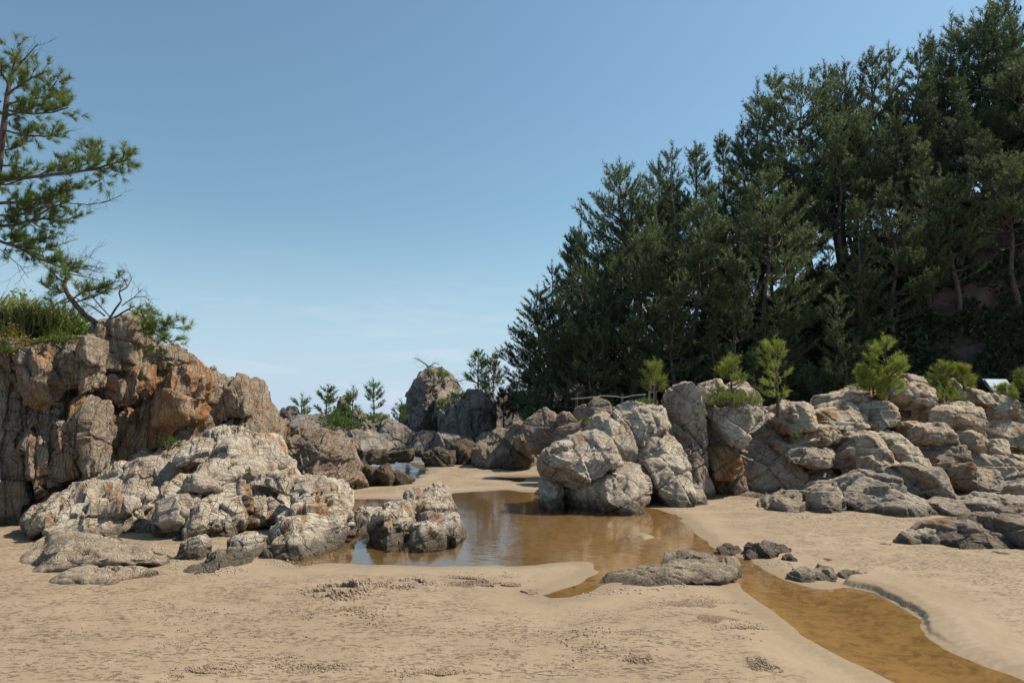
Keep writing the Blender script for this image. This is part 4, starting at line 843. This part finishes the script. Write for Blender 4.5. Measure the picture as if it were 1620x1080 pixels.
# ---- far little pines on the sea rocks
def farpine(px, pyb, pyt, d, seed, label, wide=.34, mat='pinefar', **kw):
    a = dict(tuft=0.26, nn=12, width=0.016, dens=1.0, step=0.33, nbr=5); a.update(kw)
    return sapling(px, pyb, pyt, d, seed, label, mat=mat, name='pine_tree', cat='pine tree', wide=wide, **a)
M['pinefar'] = leaf_mat('far_pine_needles', (0.10, 0.16, 0.035), (0.20, 0.25, 0.06), 0.35)
farpine(477, 664, 634, 28, 401, 'small rounded pine leftmost on the dark sea rock', wide=.7)
farpine(515, 664, 619, 29.5, 402, 'small pine left of the pointed sea stack', wide=.45)
farpine(556, 672, 623, 29.5, 403, 'pine just right of the pointed sea stack', wide=.35)
farpine(591, 662, 611, 30.5, 404, 'lone open pine on the shoulder left of the tall spire', wide=.35, bare=.3)
farpine(757, 632, 563, 34, 405, 'pointed pine growing on the domed rock, the left of a pair', wide=.33)
farpine(779, 668, 566, 36, 406, 'darker pine behind the domed rock, the right of a pair', wide=.3, mat='pine')
farpine(812, 670, 607, 35, 407, 'small dark pine between domed rock and forest, at its left', wide=.33, mat='pine')
farpine(797, 676, 622, 35, 408, 'short dark pine beside the right shoulder of the domed rock', wide=.4, mat='pine')
farpine(632, 690, 642, 33, 409, 'wispy sapling at the left foot of the tall spire', wide=.3, dens=.5)
farpine(840, 672, 590, 33, 410, 'dark pine at the foot of the forest edge, its crown low', wide=.4, mat='pine')
bush(498, 566, 640, 682, 28.3, 150, 'bright green scrub filling the saddle beside the pointed sea stack', 'pinefar', seed=21, tuft=.25, nn=14, width=.016, depth=1)
bush(575, 612, 650, 666, 30, 60, 'green scrub under the lone pine left of the spire', 'pinefar', seed=22, tuft=.22, nn=14, width=.016, depth=.7)
bush(672, 712, 584, 594, 37.5, 60, 'tuft of grass and scrub crowning the tall rock spire', 'pinefar', seed=23, tuft=.28, nn=14, width=.016, depth=1)
bush(712, 782, 614, 630, 34, 90, 'green scrub along the top of the domed rock', 'pinefar', seed=24, tuft=.25, nn=14, width=.016, depth=1)
bush(694, 724, 622, 640, 35, 50, 'green scrub in the cleft between spire and domed rock', 'pinefar', seed=25, tuft=.25, nn=14, width=.016, depth=.6)
def twigtree(name, label, d, stems, leafy=(), mat='pinenear', r0=0.02, seed=3, tw=0.12, cat='pine tree', nn=36, width=0.003, spread=0.06, tuft=0.13):
    """stems: list of (points px, r0, r1, kind) – kind 'bare' gets fine twigs, 'leaf' gets needle tufts"""
    r = np.random.RandomState(seed); loc = P(*stems[0][0][0], d); root = thing(name, label, cat, loc); tk = Wood(); br_ = Wood(); tp = []; ta = []; tl = []
    for si, (pts, ra, rb, kind) in enumerate(stems):
        dy = r.uniform(-spread, spread) if si else 0
        w3 = np.array([P(x, y, d+dy*i/max(1, len(pts)-1)*1.5) for i, (x, y) in enumerate(pts)]); m = 5*len(pts)
        s = np.linspace(0, len(pts)-1, m); c = np.stack([np.interp(s, np.arange(len(pts)), w3[:, a]) for a in range(3)], 1)
        c += 0.012*np.stack([vnoise(c*4), vnoise(c*4+9), vnoise(c*4+20)], 1)
        (tk if kind == 'trunk' else br_).tube(c, ra, rb, 6)
        L = np.linalg.norm(np.diff(c, axis=0), axis=1).sum()
        if kind in ('bare', 'leaf'):
            k = int(L/(0.05 if kind == 'bare' else 0.033))
            for q in range(k):
                u = 0.15+0.85*r.rand(); j = min(int(u*(m-1)), m-2); o = c[j]; tg = c[j+1]-c[j]; tg /= np.linalg.norm(tg)+1e-9
                dr = tg*0.6+r.normal(size=3)*0.6; dr[2] += 0.25; dr /= np.linalg.norm(dr); ll = tw*(0.5+r.rand())*(1.25 if kind == 'leaf' else 1.3)
                e1 = o+dr*ll; br_.tube(np.array([o, (o+e1)/2+r.normal(size=3)*0.01, e1]), 0.0035, 0.002, 3)
                if kind == 'bare':
                    for _ in range(2):
                        d2 = dr+r.normal(size=3)*0.7; d2[2] += .2; d2 /= np.linalg.norm(d2); br_.tube(np.array([e1, e1+d2*ll*0.4, e1+d2*ll*0.8]), 0.0025, 0.0015, 3)
                else:
                    tp.append(e1); a = dr+np.array([0, 0, .45]); ta.append(a/np.linalg.norm(a)); tl.append(tuft*(0.7+0.5*r.rand()))
                    if r.rand() < .6: tp.append(o+dr*ll*.45); ta.append(a/np.linalg.norm(a)); tl.append(tuft*(0.7+0.5*r.rand()))
    if tk.v: tk.build('trunk', root, loc)
    if br_.v: br_.build('branch', root, loc)
    if tp:
        tl = np.array(tl); v, f = needles(np.array(tp), np.array(ta), tl*0.6, tl*0.8, nn, r, width); mesh('needles', v, f, M[mat], False, root, loc)
    return root
# the tall pine leaving the frame at upper left
twigtree('pine_tree', 'tall pine at the left edge whose needled branches reach into the picture', 11.4, [
 ([(-40, 560), (-20, 420), (-8, 300), (2, 230), (10, 170), (16, 120)], .09, .03, 'trunk'), ([(16, 120), (40, 90), (60, 70)], .02, .006, 'bare'),
 ([(16, 122), (24, 95), (18, 76)], .02, .008, 'leaf'), ([(12, 150), (40, 128), (72, 112)], .02, .008, 'leaf'), ([(14, 135), (0, 110), (-20, 95)], .02, .008, 'leaf'),
 ([(12, 165), (45, 158), (75, 152), (90, 128)], .02, .008, 'leaf'), ([(10, 175), (50, 180), (85, 178), (108, 170)], .02, .008, 'leaf'),
 ([(8, 185), (40, 175), (60, 165)], .02, .008, 'leaf'), ([(4, 205), (40, 215), (70, 216), (92, 212)], .02, .008, 'leaf'), ([(92, 212), (104, 216), (102, 212)], .006, .003, 'bare'),
 ([(0, 240), (20, 235), (36, 228)], .02, .008, 'leaf'), ([(0, 160), (-30, 150), (-60, 150)], .02, .01, 'leaf'), ([(-5, 262), (20, 262), (38, 268)], .02, .01, 'leaf'),
 ([(-8, 282), (30, 283), (70, 278), (110, 272), (150, 268), (180, 258), (206, 252)], .035, .01, 'leaf'), ([(110, 272), (140, 258), (150, 250), (142, 234)], .012, .008, 'leaf'), ([(60, 278), (90, 262), (110, 262)], .012, .008, 'leaf'),
 ([(-10, 290), (10, 292), (36, 284)], .02, .01, 'leaf'), ([(150, 268), (165, 280), (155, 288)], .01, .005, 'leaf'),
 ([(-12, 322), (30, 320), (70, 312), (100, 306), (122, 296)], .03, .01, 'leaf'), ([(-14, 358), (20, 357), (50, 348), (80, 328), (110, 320)], .03, .01, 'leaf'), ([(40, 352), (70, 345), (100, 350), (120, 342)], .02, .01, 'leaf'),
 ([(20, 330), (50, 330), (85, 312)], .015, .01, 'leaf'), ([(110, 322), (140, 324), (170, 320), (192, 310)], .01, .004, 'bare'), ([(-10, 340), (20, 342), (50, 336)], .02, .01, 'leaf'),
 ([(50, 352), (70, 362), (86, 364)], .01, .008, 'leaf'), ([(-14, 378), (20, 388), (60, 408), (90, 420), (110, 428)], .03, .01, 'leaf'), ([(10, 384), (40, 380), (75, 378)], .015, .008, 'leaf'), ([(20, 388), (50, 394), (70, 392)], .015, .008, 'leaf'),
 ([(75, 392), (100, 386), (124, 378)], .008, .003, 'bare'), ([(95, 420), (130, 425), (160, 432)], .008, .003, 'bare'), ([(100, 412), (130, 408), (145, 405)], .006, .003, 'bare'), ([(0, 395), (30, 420), (45, 440)], .008, .003, 'bare'), ([(-60, 300), (-30, 290), (-10, 300)], .03, .02, 'leaf'),
], spread=0.35, seed=5, nn=46, tuft=.15, tw=.13, width=.0035)
# the twisted little pine on the cliff top
twigtree('twisted_pine', 'small twisted half-bare pine clinging to the cliff-top rock, trunk curving left', 12.2, [
 ([(165, 520), (150, 510), (135, 498), (118, 480), (106, 465), (101, 450), (108, 436)], .055, .03, 'trunk'), ([(108, 436), (112, 424), (104, 412)], .02, .01, 'bare'), ([(102, 448), (90, 440), (80, 430)], .02, .01, 'leaf'),
 ([(112, 434), (140, 440), (170, 446)], .012, .004, 'bare'), ([(108, 430), (135, 420), (165, 424)], .012, .004, 'bare'), ([(112, 474), (130, 462), (160, 455), (190, 443)], .015, .008, 'leaf'), ([(118, 478), (145, 470), (165, 462)], .012, .008, 'leaf'),
 ([(106, 462), (90, 462), (72, 455)], .012, .008, 'leaf'), ([(110, 470), (90, 480), (82, 492)], .012, .006, 'leaf'),
 ([(165, 515), (172, 505), (185, 500), (212, 484)], .03, .012, 'trunk'), ([(165, 500), (145, 485), (118, 470)], .016, .008, 'bare'), ([(172, 500), (155, 480), (140, 462)], .012, .006, 'bare'),
 ([(168, 510), (178, 495), (192, 476), (188, 462), (202, 454), (196, 440)], .022, .008, 'trunk'), ([(202, 454), (208, 440), (204, 432)], .008, .003, 'bare'), ([(188, 462), (196, 445), (192, 434)], .008, .003, 'bare'),
 ([(192, 484), (212, 470), (228, 468), (242, 480)], .01, .004, 'bare'), ([(212, 470), (225, 458), (232, 462)], .006, .003, 'bare'), ([(200, 490), (222, 494), (232, 505)], .012, .008, 'leaf'), ([(212, 486), (226, 490), (240, 498)], .01, .005, 'leaf'),
 ([(166, 515), (190, 524), (215, 540)], .016, .006, 'trunk'), ([(212, 520), (235, 528), (262, 520), (302, 516)], .012, .006, 'leaf'), ([(215, 522), (240, 518), (270, 512)], .012, .006, 'leaf'), ([(240, 525), (260, 536), (276, 540)], .01, .005, 'leaf'), ([(235, 532), (250, 545), (246, 548)], .008, .005, 'leaf'),
], seed=8, nn=44, tuft=.15, tw=.1)
twigtree('dead_sapling', 'leaning bare dead sapling on the summit of the tall spire', 37.5, [([(682, 588), (674, 576), (664, 570), (656, 566)], .05, .02, 'bare'), ([(678, 580), (688, 574), (695, 576)], .03, .015, 'bare')], cat='dead tree', tw=.2)
twigtree('dead_sapling', 'thin bare branch reaching right from the side of the spire', 36.5, [([(712, 600), (722, 604), (738, 600)], .04, .015, 'bare'), ([(722, 604), (730, 614), (732, 622)], .03, .012, 'bare')], cat='dead tree', tw=.2)
# ---- grasses and shrubs on the cliff top
def grassclump(px0, px1, py0, py1, d, n, label, seed=1, mat='grass', name='tall_grass', cat='grass clump', wdt=0.010, bend=0.5, depth=0.5):
    r = np.random.RandomState(seed); c = P((px0+px1)/2, py1, d); W = abs(P(px1, py1, d)[0]-P(px0, py1, d)[0])/2; H = P(px0, py0, d)[2]-c[2]
    x = r.uniform(-W, W, n); y = r.uniform(-depth, depth, n); h = H*(0.5+0.5*r.rand(n)); a = r.rand(n)*6.28; vs = []; k = 6
    s = np.linspace(0, 1, k)[None, :]; bd = (bend*h*(0.4+0.9*r.rand(n)))[:, None]; sx_ = np.cos(a)[:, None]; sy_ = np.sin(a)[:, None]*0.6
    cx = c[0]+x[:, None]+sx_*bd*s**2; cy = c[1]+y[:, None]+sy_*bd*s**2; cz = c[2]+h[:, None]*(s-0.38*s**3*(bd/h[:, None])*1.6)
    wv_ = wdt*(1-s**2*0.95)*(0.7+0.6*r.rand(n))[:, None]; nx = -np.sin(a)[:, None]; ny = np.cos(a)[:, None]
    A = np.stack([cx-nx*wv_, cy-ny*wv_, cz], -1); B = np.stack([cx+nx*wv_, cy+ny*wv_, cz], -1)
    v = np.stack([A, B], 2).reshape(-1, 3); i = np.arange(n)[:, None]*2*k+np.arange(k-1)[None]*2; f = np.stack([i, i+1, i+3, i+2], -1).reshape(-1, 4)
    return tag(mesh(name, v, f, M[mat], True, None, c), label, cat)
def shrub(px0, px1, py0, py1, d, n, label, seed=1, mat='shrub', size=0.035, depth=0.5, name='cliff_shrub'):
    r = np.random.RandomState(seed); c = P((px0+px1)/2, py1, d); W = abs(P(px1, py1, d)[0]-P(px0, py1, d)[0])/2; H = P(px0, py0, d)[2]-c[2]
    a = r.rand(n)*6.28; q = np.sqrt(r.rand(n)); x = q*np.cos(a)*W; y = q*np.sin(a)*depth; hh = H*np.sqrt(1-q*q*.8)*(0.65+0.5*vnoise(np.stack([x*4+seed, y*4, x*0], 1)))
    pos = c+np.stack([x, y, hh*(r.rand(n)**0.5)], 1)+0.03*r.normal(size=(n, 3)); v, f = leaves(pos, np.full(n, size), r, 0.9)
    root = thing(name, label, 'shrub', c); mesh('foliage', v, f, M[mat], False, root, c); Wd = Wood()
    for i in range(14): Wd.tube(np.array([c+[x[i]*.2, y[i]*.2, -0.1], c+[x[i]*.6, y[i]*.6, hh[i]*.5], c+[x[i], y[i], hh[i]*.9]]), 0.012, 0.004, 4)
    Wd.build('stem', root, c); return root
shrub(-60, 110, 455, 530, 13.2, 5200, 'dense dark green shrub mass behind the tall grass on the cliff top', 31, 'pinenear', .04, .9)
grassclump(-60, 60, 430, 530, 12.4, 900, 'tall arching strappy grass at the left edge of the cliff top', 32, wdt=.014, bend=.9)
grassclump(40, 110, 448, 520, 12.6, 420, 'paler grass clump right of the tall arching grass', 33, wdt=.011, bend=.8)
shrub(70, 150, 490, 532, 12.6, 2600, 'yellow-green shrub between the grass and the twisted pine', 34, 'shrub', .03, .5)
shrub(-40, 60, 515, 552, 11.5, 2600, 'rusty low plants creeping over the cliff edge at far left', 35, 'moss', .022, .45)
shrub(55, 150, 522, 545, 11.6, 2200, 'bright yellow-green mat of plants along the cliff edge', 36, 'shrub', .02, .35)
shrub(-10, 30, 535, 556, 11.0, 900, 'small green cushion plant overhanging the cliff face', 37, 'shrub', .018, .3)
grassclump(262, 300, 572, 586, 12.6, 60, 'thin dry grass on the shoulder of the orange rock', 38, 'moss', wdt=.006)

# ================================================================== MAN-MADE AND SMALL THINGS
def flatmat(name, col, rough=0.6, noise=0.15):
    t = NT(name); pos = t.n('NewGeometry').outputs['Position']; n = t.noise(pos, 14, 5)
    b = t.n('BsdfPrincipled'); t.l(t.mix(t.math('MULTIPLY', n, noise*2), col, tuple(c*0.55 for c in col)), b.inputs['Base Color']); b.inputs['Roughness'].default_value = rough; t.l(b.outputs[0], t.out.inputs[0]); return t.m
M['wood'] = flatmat('weathered_wood', (0.34, 0.29, 0.23)); M['dkwood'] = flatmat('dark_post', (0.05, 0.045, 0.04)); M['board'] = flatmat('board_face', (0.55, 0.60, 0.66), 0.3)
M['twig'] = flatmat('dry_reed', (0.50, 0.30, 0.13)); M['pale'] = flatmat('pale_reed', (0.62, 0.56, 0.44))
fe = thing('rail_fence', 'low fence with a thin sagging pale rail at the foot of the forest, centre', 'fence', P(905, 640, 24))
W = Wood(); W.tube([P(x, y, 24) for x, y in ((903, 631), (930, 629), (955, 626), (975, 627), (985, 629), (1005, 625), (1022, 624))], .022, .022, 6); W.build('rail', fe, list(fe.location), 'wood')
for (x, y) in ((912, 650), (948, 650), (984, 650), (1018, 650)):
    W = Wood(); W.tube([P(x, y+14, 24.05), P(x, 622, 24.05)], .05, .045, 7); W.build('post', fe, list(fe.location), 'dkwood')
lf = thing('wooden_frame', 'small weathered ladder-like wooden frame beside the thin sapling behind the slabs', 'frame', P(1030, 640, 19))
for a, b_, rr in (((1026, 640), (1030, 600), .03), ((1035, 640), (1036, 602), .03)):
    W = Wood(); W.tube([P(*a, 19), P(*b_, 19)], rr, rr, 6); W.build('post', lf, list(lf.location), 'wood')
for y in (608, 620, 632):
    W = Wood(); W.tube([P(1026, y, 19), P(1037, y, 19)], .02, .02, 5); W.build('rung', lf, list(lf.location), 'wood')
# information board seen at a slant
ib = thing('information_board', 'slanted pale information board on a dark stand behind the outcrop at far right', 'sign', P(1585, 640, 20))
c0 = P(1583, 611, 20); a = np.array([1, 0.25, 0]); a /= np.linalg.norm(a); u = np.array([-0.1, 0.55, 0.75]); u /= np.linalg.norm(u); nn_ = np.cross(a, u)
def slab3(c, a, u, n, ha, hu, hn):
    v = [c+sa_*ha*a+su*hu*u+sn*hn*n for sn in (-1, 1) for su in (-1, 1) for sa_ in (-1, 1)]
    return v, [(0, 1, 3, 2), (4, 6, 7, 5), (0, 4, 5, 1), (2, 3, 7, 6), (0, 2, 6, 4), (1, 5, 7, 3)]
v, f = slab3(c0, a, u, nn_, .40, .26, .015); mesh('board_panel', v, f, M['board'], False, ib, list(ib.location))
v, f = slab3(c0-nn_*0.036, a, u, nn_, .44, .30, .018); mesh('backing', v, f, M['dkwood'], False, ib, list(ib.location))
for s_ in (-.3, .3):
    q = c0+a*s_-nn_*.05; W = Wood(); W.tube([q, q-[0, 0, 1.6]], .05, .05, 8); W.build('post', ib, list(ib.location), 'dkwood')
# reeds on the sand
def reed(label, pts, mat, rad=.004):
    g = [G(x, y) for x, y in pts]; q = []
    for a in g: a[2] = float(ground_h([a[0]], [a[1]])[0][0])+rad*1.2; q.append(a)
    W = Wood(); W.tube(q, rad, rad*.5, 5); tag(mesh('dry_reed', np.concatenate(W.v), np.concatenate(W.f), M[mat], True, None, q[0]), label, 'reed')
reed('short orange-brown dry reed on the sand in front of the flat boulder', [(88, 942), (97, 940), (106, 936)], 'twig')
reed('pale dry straw lying on the sand at the bottom centre', [(852, 1068), (875, 1070), (905, 1069)], 'pale', .003)
# crab pellets and turned-up sand
t = NT('damp_sand_lumps'); pos = t.n('NewGeometry').outputs['Position']; b = t.n('BsdfPrincipled'); t.l(t.mix(t.ramp(t.noise(pos, 30, 3), .35, .65), (0.20, 0.14, 0.09), (0.32, 0.235, 0.16)), b.inputs['Base Color']); b.inputs['Roughness'].default_value = 0.9
t.l(b.outputs[0], t.out.inputs[0]); M['lump'] = t.m
OV = np.array([(1, 0, 0), (-1, 0, 0), (0, 1, 0), (0, -1, 0), (0, 0, 1), (0, 0, -1.)]); OF = np.array([(0, 2, 4), (2, 1, 4), (1, 3, 4), (3, 0, 4), (2, 0, 5), (1, 2, 5), (3, 1, 5), (0, 3, 5)])
def pellets(label, blobs, n, smin, smax, seed, pile=0.0, name='sand_pellets'):
    r = np.random.RandomState(seed); pp = []
    tot = sum(b[4] for b in blobs)
    for (px, py, rx, ry, wgt) in blobs:
        k = int(n*wgt/tot*3); q = np.clip(r.normal(size=(k, 2))*0.55, -1.7, 1.7)
        g = np.array([G(px+rx*a, py+ry*b_) for a, b_ in q]); g[:, 2] = 0
        nz_ = fbm(g*np.array([3.5, 5, 1])+seed, 3); g = g[nz_ > np.quantile(nz_, .66)]; q1 = np.hypot(q[:, 0], q[:, 1])[nz_ > np.quantile(nz_, .66)]
        g[:, 2] = ground_h(g[:, 0], g[:, 1])[0]+pile*np.clip(1-q1, 0, 1)*r.rand(len(g)); pp.append(g)
    p = np.concatenate(pp); k = len(p); s = smin+(smax-smin)*r.rand(k)**2.5
    v = p[:, None]+(OV[None]*s[:, None, None])*(0.6+0.7*r.rand(k, 6, 1)); f = OF[None]+np.arange(k)[:, None, None]*6
    return tag(mesh(name, v.reshape(-1, 3), f.reshape(-1, 3), M['lump'], True), label, 'sand pellets', kind='stuff')
pellets('turned-up dark lumps of damp sand around a small hole, left of centre', [(558, 930, 26, 8, 5), (530, 942, 40, 10, 3), (520, 935, 14, 5, 2)], 1500, .004, .024, 61, .07, 'sand_lumps')
pellets('ragged row of dark sand lumps right of the small hole', [(632, 928, 34, 6, 4), (660, 924, 20, 5, 2)], 900, .004, .02, 62, .04, 'sand_lumps')
pellets('low grey mound of pellets and grit beside the pool outlet', [(745, 916, 34, 6, 5), (790, 928, 40, 6, 4), (825, 936, 20, 4, 2), (765, 922, 60, 12, 3)], 3400, .004, .012, 63, .02)
pellets('wide dusting of tiny sand pellets on the bank left of the stream', [(1100, 968, 60, 18, 4), (1140, 980, 40, 14, 2)], 3800, .003, .008, 64, 0)
pellets('dark crumbled sand patch at the bottom edge, left of centre', [(335, 1064, 36, 10, 3), (310, 1075, 30, 8, 2), (540, 980, 90, 20, 1.5), (500, 1050, 60, 24, 1.5)], 2600, .003, .012, 65, .01)
pellets('crumbs of dark sand scattered over the bottom centre of the beach', [(700, 1074, 50, 8, 2), (1000, 1050, 90, 10, 1), (1210, 1055, 60, 12, 1.5), (1180, 1000, 40, 10, 1), (900, 1010, 200, 40, 1), (300, 1000, 250, 50, 1)], 2600, .003, .011, 66, .01)

M['grit'] = flatmat('grit_stone', (0.42, 0.34, 0.26), 0.9, 0.4)
def gravel(label, pts, n, seed, mat='ledge'):
    r = np.random.RandomState(seed); pts = np.array(pts, float); L = np.r_[0, np.cumsum(np.hypot(*np.diff(pts, axis=0).T))]
    u = r.rand(n)*L[-1]; x = np.interp(u, L, pts[:, 0])+r.normal(size=n)*10; y = np.interp(u, L, pts[:, 1])+r.normal(size=n)*3.0
    keep = vnoise(np.stack([x/25, y/9, x*0+seed], 1)) > -0.1; x, y = x[keep], y[keep]; n = len(x)
    g = np.array([G(a, b_) for a, b_ in zip(x, y)]); g[:, 2] = ground_h(g[:, 0], g[:, 1])[0]; s = 0.004+0.022*r.rand(n)**4
    v = g[:, None]+(OV[None]*s[:, None, None])*(0.8+0.4*r.rand(n, 6, 1))*np.array([1, 1, .6]); f = OF[None]+np.arange(n)[:, None, None]*6
    tag(mesh('gravel', v.reshape(-1, 3), f.reshape(-1, 3), M['grit'], True), label, 'gravel', kind='stuff')
gravel('small stones and grit gathered along the foot of the left ledge', [(215, 862), (260, 872), (300, 900), (340, 905), (420, 895), (500, 882), (535, 868)], 1500, 71)
gravel('small stones scattered at the foot of the right outcrops', [(1050, 808), (1110, 800), (1190, 792), (1280, 822), (1400, 824), (1480, 826), (1560, 826), (1620, 826)], 1500, 72)
gravel('grit and pebbles strewn around the long low centre rock', [(930, 938), (1030, 930), (1160, 918), (1180, 886), (1260, 895)], 600, 73, 'fore')
